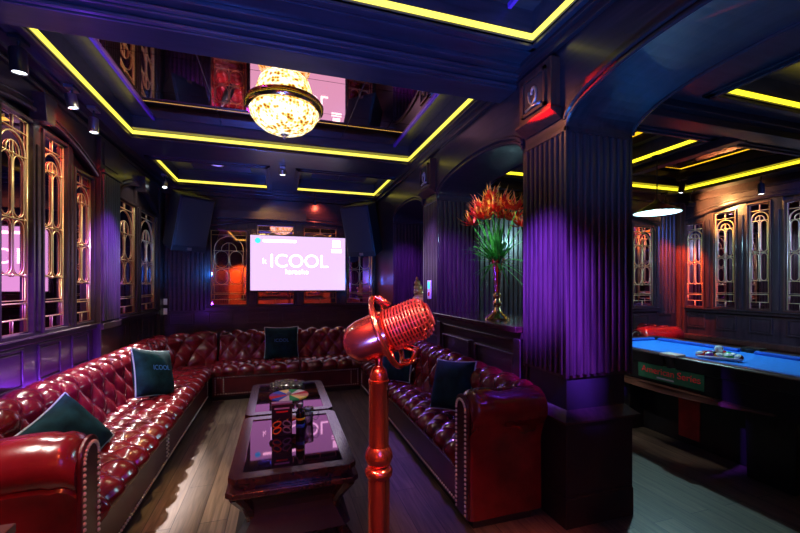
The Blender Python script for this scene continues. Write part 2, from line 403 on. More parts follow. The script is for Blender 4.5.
def window_group(fr, wins, zb, z0, z1, a0, a1, ztop, wmat, tr, key=True):
    global n
    m, h = (a0+a1)/2, z1-z0
    for w0, w1 in wins:
        x = max(abs(w0-m), abs(w1-m)); c = (a1-a0)/2; rad = (c*c+h*h)/(2*h)
        zt = z1-rad+sqrt(max(rad*rad-x*x, 0)) - .06
        window(fr, w0, w1, zb, zt)
    # posts between the windows, header with arched lower edge, arch moulding
    mb = MB(fr); e = sorted(wins); ed = [a0] + [q for w in e for q in w] + [a1]
    for i in range(0, len(ed), 2):
        p0, p1 = ed[i]+(.024 if i else 0), ed[i+1]-(.024 if i < len(ed)-2 else 0)
        if p1-p0 > .02:
            mb.box(p0, p1, .0, .035, zb-.03, z1-.02); mb.box(p0+(p1-p0)*.3, p1-(p1-p0)*.3, .035, .05, zb, z0-.02)
    ar = arc_pts(a0, a1, z0, z1)
    mb.prism(ar + [(a1, ztop), (a0, ztop)], lambda q: V((q[0], .002, q[1])), lambda q: V((q[0], .055, q[1])))
    mb.tube([(a, .06, z) for a, z in ar], .017, 8); mb.tube([(a, .058, z+.05) for a, z in ar], .010, 6)
    if key:
        mb.prism([(m-.05, z1-.07), (m+.05, z1-.07), (m+.085, z1+.12), (m-.085, z1+.12)], lambda q: V((q[0], .03, q[1])), lambda q: V((q[0], .13, q[1])))
    mb.box(a0, a1, 0, .06, zb-.075, zb-.035); mb.box(a0, a1, 0, .085, zb-.035, zb-.024)
    mb.build('trim_%d' % n, wmat, kind='structure', bev=.004); n += 1
def wainscot(fr, a0, a1, step, z0, z1, wmat):
    global n
    mb = MB(fr).box(a0, a1, .001, .02, .12, z1); k = max(1, round((a1-a0)/step)); s = (a1-a0)/k
    for i in range(k):
        p, q = a0+i*s+s*.18, a0+(i+1)*s-s*.18
        for b in ((p, q, .02, .034, z1-.03, z1-.012), (p, q, .02, .034, z0, z0+.018), (p, p+.018, .02, .034, z0+.018, z1-.03), (q-.018, q, .02, .034, z0+.018, z1-.03)): mb.box(*b)
        mb.box(p+.03, q-.03, .02, .028, z0+.03, z1-.045)
    mb.box(a0, a1, 0, .03, 0, .14).box(a0, a1, 0, .024, .14, .16)
    mb.build('trim_%d' % n, wmat, kind='structure', bev=.003); n += 1
def beads(mb, a0, a1, d, z0, z1, pitch=.045):
    k = max(2, round((a1-a0)/pitch)); s = (a1-a0)/k
    pr = []
    for i in range(k):
        x = a0+i*s
        pr += [(x, d), (x+s*.14, d), (x+s*.20, d+.010), (x+s*.32, d+.016), (x+s*.68, d+.016), (x+s*.80, d+.010), (x+s*.86, d)]
    pr += [(a1, d)]
    mb.prism(pr + [(a1, d-.004), (a0, d-.004)], lambda q: V((q[0], q[1], z0)), lambda q: V((q[0], q[1], z1)))

window_group(F_L, [(2.54, 2.86), (3.00, 3.32), (3.46, 3.78), (3.92, 4.24)], 1.07, 2.42, 2.62, 2.46, 4.27, 2.79, 'woodh', 0)
window_group(F_L, [(4.77, 5.36), (5.50, 6.12)], 1.07, 2.36, 2.60, 4.71, 6.18, 2.79, 'woodh', 0)
wainscot(F_L, 2.40, 4.27, .46, .70, .985, 'woodh'); wainscot(F_L, 4.70, 6.38, .46, .70, .985, 'woodh'); wainscot(F_L, YB+.02, 2.40, .5, .70, .985, 'woodh')
mb = MB(F_L); beads(mb, YB+.02, 1.95, .004, 1.0, 2.78); mb.box(6.2, 6.38, 0, .07, .1, 2.78).build('trim_%d' % n, 'wood', kind='structure', bev=.003); n += 1
window_group(F_F, [(-1.0, -.49), (-.335, .21), (.365, .89), (1.06, 1.50)], 1.10, 2.28, 2.42, -1.06, 1.55, 2.73, 'woodx', 0, False)
wainscot(F_F, -1.66, 1.55, .53, .80, 1.0, 'woodx')
mb = MB(F_F); beads(mb, -1.62, -1.08, .004, 1.02, 2.73, .06); mb.box(-.9, .40, .055, .19, 2.40, 2.52).build('trim_%d' % n, 'woodx', kind='structure', bev=.006); n += 1
window_group(F_R, [(2.38, 2.63), (2.78, 3.03), (3.19, 3.42), (3.57, 3.83), (3.98, 4.23)], 1.09, 2.34, 2.50, 2.30, 4.28, 2.62, 'wood', 0, False)
wainscot(F_R, 2.30, 4.28, .40, .78, 1.0, 'wood'); wainscot(F_R, YB+.02, 2.30, .5, .78, 1.0, 'woodred')
mb = MB(F_R).box(YB+.02, 4.22, .001, .16, .62, .68).box(YB+.02, 4.22, .001, .13, .1, .62).build('trim_%d' % n, 'woodred', kind='structure', bev=.006); n += 1
window_group(F_P, [(4.15, 4.55), (4.86, 5.26)], 1.09, 2.28, 2.40, 4.08, 5.34, 2.62, 'woodx', 0, False)
mb = MB(F_P); beads(mb, 5.36, 5.74, .004, .2, 2.6, .07); beads(mb, 2.10, 4.06, .004, .2, 2.6, .07); mb.build('trim_%d' % n, 'wood', kind='structure'); n += 1
MB().box(5.74, 5.848, 4.25, 4.315, 0, 2.62).box(5.77, 5.848, 4.21, 4.25, 0, 2.62).build('trim_%d' % n, 'woodred', kind='structure', bev=.005); n += 1
wainscot(F_P, 3.9, 5.7, .5, .62, .98, 'woodx')
# back wall behind the viewpoint, seen only in the mirrors
window_group(F_B, [(-1.2, -.7), (-.5, 0.), (.2, .7), (.9, 1.4)], 1.05, 2.3, 2.5, -1.3, 1.5, 2.8, 'woodred', 0, False)

# ------------------------------------------------------------------ arcade between the lounge and the pool room
ap = MB()
OPEN = ((.49, 1.81, 2.31, 2.49), (2.22, 3.70, 2.31, 2.475), (4.11, 5.30, 2.31, 2.46))
for y0, y1, zs, za in OPEN:
    k = 28; m = (y0+y1)/2; c = (y1-y0)/2
    pts = [(m-c*cos(pi*i/k), zs+(za-zs)*sin(pi*i/k)) for i in range(k+1)]
    for (p, q), (p2, q2) in zip(pts, pts[1:]):
        ap.prism([(p, q), (p2, q2), (p2, 2.88), (p, 2.88)], lambda t: V((XA, t[0], t[1])), lambda t: V((XB, t[0], t[1])))
    # raised archivolt on the lounge face
    ap.tube([(XA-.006, p, q+.035) for p, q in pts], .014, 6); ap.tube([(XA, p, q) for p, q in pts], .012, 6)
    ap.tube([(XB, p, q) for p, q in pts], .012, 6)
ap.box(XA, XB, 0.05, .49, 0, 2.88); ap.box(XA, XB, YB, .05, 2.31, 2.88)
for y0, y1 in ((1.81, 2.22), (3.70, 4.11), (5.30, YF)): ap.box(XA+.01, XB-.01, y0+.01, y1-.01, 2.30, 2.88)
ap.build('wall_arcade', 'woodh', kind='structure')
hw = MB()
for y0, y1 in ((2.22, 3.70), (4.11, 5.30)):
    hw.box(XA+.03, XB-.03, y0, y1, 0, 1.075)
    # stepped rail, sloping pediment and two raised panels on the lounge side
    hw.box(XA-.005, XA+.03, y0, y1, 1.03, 1.075)
    hw.prism([(y0+.12, 1.02), (y1-.12, 1.02), ((y0+y1)/2, .955)], lambda q: V((XA+.03, q[0], q[1])), lambda q: V((XA-.012, q[0], q[1])))
    for a, b in ((y0+.12, (y0+y1)/2-.05), ((y0+y1)/2+.05, y1-.12)):
        hw.box(XA+.002, XA+.03, a, b, .90, .915).box(XA+.002, XA+.03, a, b, .60, .62).box(XA+.002, XA+.03, a, a+.018, .62, .9).box(XA+.002, XA+.03, b-.018, b, .62, .9)
    for a in (y0+.02, y1-.10): hw.box(XA-.01, XA+.03, a, a+.08, .55, 1.03)
hw.build('wall_parapet', 'woodh', kind='structure', bev=.004)
for i, (y0, y1) in enumerate(((2.225, 3.695), (4.115, 5.295))):
    mb = MB().box(XA-.055, XB+.03, y0, y1, 1.076, 1.118)
    tag(mb.build('counter_slab', 'tablewood', bev=.006), ('dark polished counter slab under the flower vase', 'dark polished counter slab under the gold figurine')[i], 'counter')
MB().box(XB-.005, XB+.02, YP+.12, YF, 0, 3.0).build('wall_alcove', 'woodh', kind='structure')

def column(y0, y1, label, dx=0., emblem=True):
    c = thing('column', label, 'column', ((XA+XB)/2, (y0+y1)/2, 0), group='fluted pillars of the arcade')
    a, b = (XB-XA)/2, (y1-y0)/2
    MB().box(-a+.015, a-.015, -b+.015, b-.015, .86, 2.30).build('shaft', 'wood', c)
    MB().box(-a-.004, a+.004, -b-.004, b+.004, 0, .17).box(-a, a, -b, b, .17, .185).build('plinth', 'blackmatte', c, bev=.004)
    mb = MB().box(-a, a, -b, b, .186, .60)
    mb.box(-a+.03, a-.03, -b+.03, b-.03, .665, .86); mb.build('dado_panel', 'blackmatte', c, bev=.004)
    # sloping ledge round the dado
    rg = []
    for e, z in ((.0, .60), (.03, .61), (.03, .622), (-.03, .672)):
        rg.append([V((-a-e, -b-e, z)), V((a+e, -b-e, z)), V((a+e, b+e, z)), V((-a-e, b+e, z))])
    mb = MB(); g = [[mb.p(q) for q in r_] for r_ in rg]
    for A, B in zip(g, g[1:]):
        for j in range(4): mb.face([A[j], A[(j+1) % 4], B[(j+1) % 4], B[j]])
    mb.face(g[0][::-1]); mb.face(g[-1]); mb.build('ledge_moulding', 'wood', c)
    for fr, w in ((lambda v: V((v.x, -b+.015-v.y, v.z)), a), (lambda v: V((v.x, b-.015+v.y, v.z)), a), (lambda v: V((-a+.015-v.y, v.x, v.z)), b), (lambda v: V((a-.015+v.y, v.x, v.z)), b)):
        mb = MB(fr); beads(mb, -w+.02, w-.02, .004, .88, 2.28, .049); mb.build('fluted_panel', 'wood', c)
    mb = MB()
    for sx in (-1, 1):
        for sy in (-1, 1): mb.box(min(sx*a, sx*(a-.022)), max(sx*a, sx*(a-.022)), min(sy*b, sy*(b-.022)), max(sy*b, sy*(b-.022)), .86, 2.31)
    mb.box(-a, a, -b, b, 2.285, 2.312); mb.build('corner_bead', 'wood', c, bev=.003)
    if emblem:
        # bracket box with carved plaque on the lounge face
        k = MB(); zz = 2.37
        k.prism([(0, zz), (.075, zz+.05), (.075, zz+.062), (0, zz+.062)], lambda q: V((-a-q[1-1], -b+.04, q[1])), lambda q: V((-a-q[0], b-.02, q[1])))
        k.build('capital_ledge', 'woodred', c)
        o = MB().box(-a-.055, -a+.01, -b+.06, b-.04, zz+.062, 2.74)
        o.build('capital_box', 'woodred', c, bev=.004)
        y_a, y_b, z_a, z_b = -b+.10, b-.08, zz+.10, 2.70
        f = MB().box(-a-.07, -a-.055, y_a, y_a+.02, z_a, z_b).box(-a-.07, -a-.055, y_b-.02, y_b, z_a, z_b).box(-a-.07, -a-.055, y_a, y_b, z_a, z_a+.02).box(-a-.07, -a-.055, y_a, y_b, z_b-.02, z_b)
        f.build('plaque_frame', 'woodred', c)
        p = MB().box(-a-.060, -a-.055, y_a+.02, y_b-.02, z_a+.02, z_b-.02).build('plaque', 'blackmatte', c)
        e = MB(); yc, zc = (y_a+y_b)/2, (z_a+z_b)/2
        e.tube([(-a-.064, yc+.045*cos(t)*(.35+.65*t/7), zc+.075*sin(t)*(.35+.65*t/7)) for t in [i*.35 for i in range(20)]], .009, 6)
        e.tube([(-a-.063, yc-.07, zc-.085), (-a-.066, yc, zc-.075), (-a-.063, yc+.07, zc-.085)], .012, 6)
        e.build('scroll_emblem', 'steel', p, smooth='all')
    return c
column(1.81, 2.22, 'nearest fluted wooden pillar, violet lit, between sofa and pool table')
column(3.70, 4.11, 'slim pillar with a wall switch, at the left end of the flower counter')
c3 = thing('column', 'dark brown pillar in the far corner below the right loudspeaker', 'column', ((XA+XB)/2, 5.85, 0), group='fluted pillars of the arcade')
MB().box(-.245, .245, -.53, .53, 0, 2.30).build('shaft', 'wood', c3)
mb = MB(lambda v: V((v.x, -.53-v.y, v.z))); beads(mb, -.225, .225, .0045, 1.13, 2.28, .049); mb.build('fluted_panel', 'wood', c3)
MB().box(-.262, .245, -.535, .53, 0, .17).box(-.258, .245, -.535, .53, .62, .66).build('plinth', 'wood', c3, bev=.004)
# wall pilasters of the left wall
for y0, y1, lab in ((4.27, 4.70, 'fluted violet pilaster between the two groups of mirrored windows'),):
    c = thing('pilaster', lab, 'pilaster', (XL, (y0+y1)/2, 0)); b = (y1-y0)/2
    MB().box(.002, .09, -b, b, 0, 2.79).build('shaft', 'wood', c, bev=.004)
    mb = MB(lambda v: V((.088+v.y, v.x, v.z))); beads(mb, -b+.02, b-.02, .006, 1.06, 2.45, .05); mb.build('fluted_panel', 'wood', c)
    for nm, q in (('sill_moulding', (.09, .11, -b, b, .98, 1.04)), ('cap_moulding', (.09, .12, -b, b, 2.46, 2.50)), ('top_panel', (.09, .10, -b+.05, b-.05, 2.54, 2.76)), ('plinth', (.09, .105, -b, b, 0, .16))): MB().box(*q).build(nm, 'wood', c, bev=.004)

# ------------------------------------------------------------------ sofas
def tuft(s, p, w, hh, p0, nr):
    r = (p-p0)/hh
    r = min(max(r, 0), nr-1)
    a, b = s/w + r/2, s/w - r/2
    return (abs(sin(pi*a))*abs(sin(pi*b)))**.42
def resample(pts, d):
    out = [V(pts[0])]; 
    for a, b in zip(pts, pts[1:]):
        a, b = V(a), V(b); k = max(1, math.ceil((b-a).length/d))
        out += [a.lerp(b, i/k) for i in range(1, k+1)]
    return out
def sweep(mb, path, side, prof, w, hh, p0, nr, amp, ref, step=.013, close_ends=True):
    "path: 2D polyline; side=+1/-1: which side is 'back' (q>0); prof: [(q,z)]"
    P = resample([(x, y, 0) for x, y in path], step); Q = resample([(q, 0, z) for q, z in prof], step)
    ss = [0]; pp = [0]
    for a, b in zip(P, P[1:]): ss.append(ss[-1]+(b-a).length)
    for a, b in zip(Q, Q[1:]): pp.append(pp[-1]+(b-a).length)
    N = []
    for i in range(len(P)):
        lo, hi = max(i-6, 0), min(i+6, len(P)-1)
        d = (P[hi]-P[lo]).normalized(); N.append(V((d.y, -d.x, 0))*side)
    base = [[P[i] + N[i]*q.x + V((0, 0, q.z)) for q in Q] for i in range(len(P))]
    out = []
    I, J = len(P), len(Q)
    for i in range(I):
        row = []
        for j in range(J):
            ds = base[min(i+1, I-1)][j]-base[max(i-1, 0)][j]; dp = base[i][min(j+2, J-1)]-base[i][max(j-2, 0)]
            nrm = ds.cross(dp).normalized()
            sg = ref(ds, dp, N[i])
            e = min(1, pp[j]/.05, (pp[-1]-pp[j])/.05)
            en = min(1, ss[i]/.03, (ss[-1]-ss[i])/.03); en = .35+.65*sqrt(max(en, 0))
            row.append(base[i][j] + nrm*sg*amp*(tuft(ss[i], pp[j], w, hh, p0, nr)*en-.25)*max(e, 0))
        out.append(row)
    g = mb.grid(out)
    if close_ends:
        for row in (g[0], g[-1]): mb.face(row)
    return g
def sgn(x): return 1. if x >= 0 else -1.
REF_BACK = lambda ds, dp, N: sgn(ds.cross(V((0, 0, 1))).dot(-N))
REF_SEAT = lambda ds, dp, N: sgn(ds.cross(-N).z)
def back_prof(q=1., zt=.765, z0=.37, zb=.06):
    r = .105*q; c = .20*q; zc = zt-r
    pts = [(0, z0), (.035*q, z0+.12), (c-r-.004, zc-.03)]
    pts += [(c-r*cos(t), zc+r*sin(t)) for t in [i*pi/10 for i in range(0, 12)]]
    pts += [(c+r*.8, zc-.11), (c+r*.8, zb)]
    return pts
def seat_prof(dep, zt=.405, zb=.30):
    return [(.03, zt-.03), (0, zt), (-.5*dep, zt+.012), (-dep+.05, zt), (-dep+.015, zt-.018), (-dep-.005, zt-.05), (-dep, zb)]
def studs(mb, pts, sp=.030, r=.0088, k=6):
    for q in resample(pts, sp)[::1]: mb.ball(q, r, k, 4)
def stud_frame(parent, y0, y1, z0, z1, fn):
    mb = MB()
    for a, b in (((y0, z0), (y1, z0)), ((y0, z1), (y1, z1)), ((y0, z0), (y0, z1)), ((y1, z0), (y1, z1))):
        studs(mb, [fn(*a), fn(*b)])
    o = mb.build('nailhead_trim', 'stud', parent, rel=True, smooth='all'); return o
def arm(parent, x_front, x_back, y_in, dirx, zt=.76, th=.20):
    "arm block extruded along X; inner side at y_in, roll bulges to -Y; dirx: +1 when the front faces +X"
    r = .115
    prof = [(0, .06), (0, zt-r)]
    cy = -r
    prof += [(cy+r*cos(t), zt-r+r*sin(t)) for t in [i*pi/12 for i in range(1, 16)]]
    prof += [(-th+.01, zt-2*r+.02), (-th+.035, zt-2*r-.06), (-th+.03, .06)]
    xs = [x_front-dirx*.02, x_back]
    mb = MB(); rows = []
    L = abs(x_back-x_front)
    for k in range(25):
        t = k/24; x = x_front + (x_back-x_front)*t
        f = .93 if k == 0 else (.985 if k == 1 else 1) * (1 + (.018*sin(pi*min(t*2.2, 1)) if k else 0))
        dip = -.012*math.exp(-((t-.12)/.02)**2)
        rows.append([V((x, y_in + (q-0)*f + (0 if q > -.02 else 0), .06+(z-.06)*(f+dip))) for q, z in prof])
    g = mb.grid(rows); mb.face(g[0]); mb.face(g[-1])
    for j in range(len(rows)-1): mb.face([g[j][0], g[j+1][0], g[j+1][-1], g[j][-1]])
    a = mb.build('armrest', 'leather', parent, rel=True, smooth=True)
    # front facing with its double row of studs
    w0, w1 = y_in-.012, y_in-th+.028
    yc, hw_ = (w0+w1)/2, abs(w0-w1)/2
    out = [(w0, .07), (w0, zt-.02-hw_)] + [(yc+hw_*cos(t), zt-.02-hw_+hw_*sin(t)) for t in [i*pi/12 for i in range(1, 12)]] + [(w1, zt-.02-hw_), (w1, .07)]
    mb = MB().prism(out, lambda q: V((x_front-dirx*.005, q[0], q[1])), lambda q: V((x_front+dirx*.014, q[0], q[1])))
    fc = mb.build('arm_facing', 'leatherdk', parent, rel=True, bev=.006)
    mb = MB(); hw2 = hw_-.022; xx = x_front+dirx*.016
    studs(mb, [V((xx, q[0], q[1])) for q in [(yc+hw2, .09), (yc+hw2, zt-.05-hw2)] + [(yc+hw2*cos(t), zt-.05-hw2+hw2*sin(t)) for t in [i*pi/12 for i in range(1, 12)]] + [(yc-hw2, zt-.05-hw2), (yc-hw2, .09)]], .026)
    mb.build('nailhead_trim', 'stud', fc, rel=True, smooth='all')
LW_, LH = .20, .135
# left sofa
sl = thing('sofa', 'long bright oxblood chesterfield sofa along the left wall, curving into the far corner', 'sofa', (-1.2, 3.8, 0), group='chesterfield sofas of the lounge')
pa = [(-1.22, 1.98), (-1.22, 5.03)] + [(-.80-.42*cos(t), 5.03+.42*sin(t)) for t in [i*pi/20 for i in range(1, 11)]] + [(-.782, 5.45)]
mb = MB(); sweep(mb, pa, -1, back_prof(1.), LW_, LH, .07, 4, .046, REF_BACK); mb.build('backrest', 'leather', sl, rel=True, smooth='all')
for y0, y1 in ((2.09, 3.29), (3.30, 4.90)):
    mb = MB(); sweep(mb, [(-1.22, y0), (-1.22, y1)], -1, seat_prof(.43), .19, .12, .06, 4, .05, REF_SEAT); mb.build('seat_cushion', 'leather', sl, rel=True, smooth='all')
mb = MB(); sweep(mb, [(-1.20, 4.91), (-1.20, 5.03), (-1.13, 5.22)], -1, seat_prof(.42), .19, .12, .06, 4, .03, REF_SEAT); 
mb.box(-1.2, -.79, 5.0, 5.46, .28, .398)
mb.build('seat_cushion', 'leather', sl, rel=True, smooth=True)
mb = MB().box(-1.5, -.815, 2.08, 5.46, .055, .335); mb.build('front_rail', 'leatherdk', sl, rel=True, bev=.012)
MB().box(-1.48, -.85, 2.0, 5.44, 0, .06).build('plinth', 'blackmatte', sl, rel=True)
for y0, y1 in ((2.14, 3.28), (3.32, 4.98)): stud_frame(sl, y0, y1, .085, .285, lambda y, z: V((-.812, y, z)))
arm(sl, -.80, -1.50, 2.10, 1, .765, .215)
# back sofa
sb = thing('sofa', 'dark oxblood chesterfield bench below the television', 'sofa', (.1, 5.5, 0), group='chesterfield sofas of the lounge')
mb = MB(); sweep(mb, [(-.765, 5.45), (1.24, 5.45)], -1, back_prof(1.), LW_, LH, .07, 4, .046, REF_BACK); mb.build('backrest', 'leather', sb, rel=True, smooth='all')
for x0, x1 in ((-.775, .24), (.25, 1.02)):
    mb = MB(); sweep(mb, [(x0, 5.45), (x1, 5.45)], -1, seat_prof(.41), .19, .12, .06, 4, .04, REF_SEAT); mb.build('seat_cushion', 'leather', sb, rel=True, smooth='all')
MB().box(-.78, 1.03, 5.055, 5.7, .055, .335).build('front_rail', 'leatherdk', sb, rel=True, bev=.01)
MB().box(-.78, 1.03, 5.09, 5.68, 0, .06).build('plinth', 'blackmatte', sb, rel=True)
for e in (0, .09): stud_frame(sb, -.74+e, .99-e, .085, .285, lambda x, z: V((x, 5.052, z)))
# right sofa
sr = thing('sofa', 'dark chesterfield sofa with violet sheen in front of the flower counter', 'sofa', (1.3, 3.6, 0), group='chesterfield sofas of the lounge')
mb = MB(); sweep(mb, [(1.275, 2.03), (1.275, 5.44)], 1, back_prof(.82, .785), LW_, LH, .07, 4, .046, REF_BACK); mb.build('backrest', 'leather', sr, rel=True, smooth='all')
for y0, y1 in ((2.12, 3.57), (3.58, 5.03)):
    mb = MB(); sweep(mb, [(1.275, y0), (1.275, y1)], 1, seat_prof(.265, .405), .17, .105, .05, 3, .042, REF_SEAT); mb.build('seat_cushion', 'leather', sr, rel=True, smooth='all')
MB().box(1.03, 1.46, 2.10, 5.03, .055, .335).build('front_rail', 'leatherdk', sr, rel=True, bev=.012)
MB().box(1.06, 1.45, 1.98, 5.0, 0, .06).build('plinth', 'blackmatte', sr, rel=True)
stud_frame(sr, 2.14, 4.98, .085, .29, lambda y, z: V((1.028, y, z)))
arm(sr, 1.02, 1.50, 2.12, -1, .785, .20)
# red sofa of the pool room
sp = thing('sofa', 'bright red sofa with a scrolled arm beyond the far end of the pool table', 'sofa', (4.9, 4.0, 0))
mb = MB(); sweep(mb, [(4.78, 3.72), (4.78, 4.24)], 1, back_prof(.85, .84), .17, LH, .07, 4, .03, REF_BACK); mb.build('backrest', 'leather', sp, rel=True, smooth='all')
mb = MB(); sweep(mb, [(4.78, 3.84), (4.78, 4.23)], 1, seat_prof(.42, .44, .3), .17, .12, .05, 4, .03, REF_SEAT); mb.build('seat_cushion', 'leather', sp, rel=True, smooth='all')
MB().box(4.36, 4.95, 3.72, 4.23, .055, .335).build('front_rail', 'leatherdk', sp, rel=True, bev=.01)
MB().box(4.39, 4.93, 3.74, 4.21, 0, .06).build('plinth', 'blackmatte', sp, rel=True)
arm(sp, 4.32, 4.95, 3.84, -1, .86, .22)
mb = MB(); mb.tube([V((4.303, 3.73+(.085-.004*i)*cos(i*.5), .755+(.085-.004*i)*sin(i*.5))) for i in range(20)], .012, 6); mb.build('arm_scroll', 'leatherdk', sp, rel=True, smooth='all')

# ------------------------------------------------------------------ cushions
def cushion(label, loc, rot, size=.42, pr=None, group='teal velvet cushions on the sofas'):
    c = thing('cushion', label, 'cushion', loc, rot, group)
    mb = MB(); k = 22
    for sg in (1, -1):
        rows = []
        for i in range(k+1):
            row = []
            for j in range(k+1):
                u, v = -1+2*i/k, -1+2*j/k
                pin = 1-.07*(1-u*u)*abs(v)**2 ; pin2 = 1-.07*(1-v*v)*abs(u)**2
                th = .075*((1-u**4)*(1-v**4))**.6*(1+.12*sin(5*u+3*v)*(1-u*u))
                row.append(V((u*size/2*pin2, v*size/2*pin, sg*th)))
            rows.append(row)
        mb.grid(rows)
    bmesh.ops.remove_doubles(mb.bm, verts=mb.bm.verts[:], dist=.0006)
    mb.build('cover', 'velvet', c, smooth='all')
    e = []
    for i in range(k): u = -1+2*i/k; e.append((u*size/2, -size/2*(1-.07*(1-u*u)), 0))
    for i in range(k): u = -1+2*i/k; e.append((size/2*(1-.07*(1-u*u)), u*size/2, 0))
    for i in range(k): u = 1-2*i/k; e.append((u*size/2, size/2*(1-.07*(1-u*u)), 0))
    for i in range(k): u = 1-2*i/k; e.append((-size/2*(1-.07*(1-u*u)), u*size/2, 0))
    MB().tube(e, .006, 6, True).build('piping', 'piping', c, smooth='all')
    if pr:
        mb = MB(); mb.addmesh(text_mesh(pr, .06), Matrix.Translation((0, .02, .086)))
        mb.build('print', 'print', c)
    return c
# orientation helper: local z = facing normal, local y = up
def facing(nrm, roll=0):
    z = V(nrm).normalized(); x = V((0, 0, 1)).cross(z).normalized(); y = z.cross(x)
    m = basis(x, y, z).to_3x3() @ Matrix.Rotation(roll, 3, 'Z')
    return m.to_euler()
cushion('plain teal velvet cushion beside the near rolled arm of the left sofa', (-1.13, 2.60, .55), facing((.8, -.35, .5), R(24)), .38)
cushion('teal velvet cushion with blue lettering on the middle of the left sofa', (-1.06, 3.86, .63), facing((.88, -.38, .32), R(-14)), .42, 'ICOOL')
cushion('black looking teal cushion with blue lettering on the bench below the television', (.02, 5.42, .62), facing((0, -1, .3)), .44, 'ICOOL')
cushion('teal cushion on the right sofa next to its near arm', (1.25, 2.66, .64), facing((-.88, -.38, .35), R(6)), .38)
cushion('teal cushion on the right sofa, partly hidden behind the microphone', (1.16, 3.80, .61), facing((-.85, -.42, .35), R(8)), .42)

# ------------------------------------------------------------------ coffee tables
def ctable(y0, y1, label):
    x0, x1 = -.245, .39
    t = thing('coffee_table', label, 'table', ((x0+x1)/2, (y0+y1)/2, 0), group='glass topped coffee tables')
    a, b = (x1-x0)/2, (y1-y0)/2; ch = .035
    oct_ = lambda e, c=ch: [(-a-e+c, -b-e), (a+e-c, -b-e), (a+e, -b-e+c), (a+e, b+e-c), (a+e-c, b+e), (-a-e+c, b+e), (-a-e, b+e-c), (-a-e, -b-e+c)]
    def ring(mb, e, c, ia, ib, z0, z1):
        o = oct_(e, c); i = [(-ia, -ib), (ia, -ib), (ia, -ib), (ia, ib), (ia, ib), (-ia, ib), (-ia, ib), (-ia, -ib)]
        for k in range(8):
            k2 = (k+1) % 8; P4 = [o[k], o[k2], i[k2], i[k]]
            if i[k] == i[k2]: P4 = [o[k], o[k2], i[k]]
            mb.prism(P4, lambda q: V((q[0], q[1], z0)), lambda q: V((q[0], q[1], z1)))
    mb = MB(); ring(mb, 0, ch, a-.065, b-.065, .425, .452); bmesh.ops.remove_doubles(mb.bm, verts=mb.bm.verts[:], dist=.0001)
    mb.build('top_frame', 'tablewood', t)
    MB().prism(oct_(-.02), lambda q: V((q[0], q[1], .385)), lambda q: V((q[0], q[1], .425))).build('top_moulding', 'tablewood', t, bev=.004)
    MB().prism(oct_(.012), lambda q: V((q[0], q[1], .355)), lambda q: V((q[0], q[1], .387))).build('apron', 'tablewood', t, bev=.006)
    MB().box(-a+.06, a-.06, -b+.06, b-.06, .426, .446).build('glass_top', 'glasstop', t)
    # concave cabinet body and lower shelf
    mb = MB(); rows = []
    for k in range(9):
        u = k/8; z = .12+u*.235; e = -.03-.065*sin(pi*(1-u)**.8)**1.0
        rows.append([V((q[0], q[1], z)) for q in oct_(e+.005, .03)])
    g = [[mb.p(q) for q in r_] for r_ in rows]
    for A, B in zip(g, g[1:]):
        for j in range(8): mb.face([A[j], A[(j+1) % 8], B[(j+1) % 8], B[j]])
    mb.face(g[0][::-1]); mb.face(g[-1]); mb.build('cabinet', 'blackmatte', t)
    for sx in (-1, 1):
        for sy in (-1, 1):
            pts, rad = [], []
            for k in range(13):
                u = k/12; z = .36*(1-u); e = -.005-.075*sin(pi*u)**1.1 + .015*u
                pts.append((sx*(a+e-.03), sy*(b+e-.03), z)); rad.append(.038-.012*sin(pi*u))
            MB().tube(pts, rad, 8).build('leg', 'tablewood', t, smooth=True)
    MB().prism(oct_(-.04), lambda q: V((q[0], q[1], .10)), lambda q: V((q[0], q[1], .135))).build('shelf', 'tablewood', t, bev=.006)
    return t
ctable(2.02, 2.945, 'near glass topped coffee table with the boxes and mug on it')
ctable(2.985, 3.90, 'far glass topped coffee table towards the bench')
ZT = .4525
# game box
gb = thing('game_box', 'tall black printed box standing on the near coffee table', 'box', (.012, 2.56, ZT-.006))
MB().box(-.062, .062, -.02, .02, 0, .205).build('carton', 'boxblack', gb, bev=.002)
MB().box(-.063, .063, -.021, .021, .197, .207).build('lid', 'lilac', gb)
MB().box(-.045, .045, -.0212, -.02, .168, .178).build('printed_line', 'whitep', gb)
MB().box(-.036, .036, -.0212, -.02, .148, .158).build('printed_line', 'signred', gb)
for m, x, z, sx in (('orange', -.03, .075, 1), ('grey', .03, .075, -1), ('orange', -.03, .035, 1), ('steel', .03, .035, -1)):
    mb = MB(); mb.tube([(x+.024*cos(t)*(1+.2*sin(t)*sx), -.022, z+.017*sin(t)+.006*sx*cos(t)) for t in [i*2*pi/18 for i in range(18)]], .0045, 6, True)
    mb.build('printed_ring', m, gb, smooth='all')
for x in (-.038, .022): MB().prism([(x, .108), (x+.012, .100), (x+.026, .112), (x+.016, .104), (x+.012, .092), (x+.006, .104)], lambda q: V((q[0], -.0205, q[1])), lambda q: V((q[0], -.0215, q[1]))).build('printed_mark', 'yellow', gb)
bt = thing('bottle', 'slim black bottle with a yellow band beside the printed box', 'bottle', (.125, 2.55, ZT-.006))
MB().lathe([(.003, 0), (.027, 0), (.028, .008), (.028, .135), (.022, .15), (.013, .16), (.013, .17)], n=20).build('body', 'bottle', bt, smooth=True)
MB().lathe([(.0285, .092), (.0285, .104)], n=20).build('yellow_band', 'yellow', bt, smooth=True)
MB().lathe([(.0287, .045), (.0287, .065)], n=20).build('violet_band', 'blue', bt, smooth=True)
MB().lathe([(.014, .165), (.0155, .167), (.0155, .188), (.012, .192)], n=16).build('cap', 'steel', bt, smooth=True)
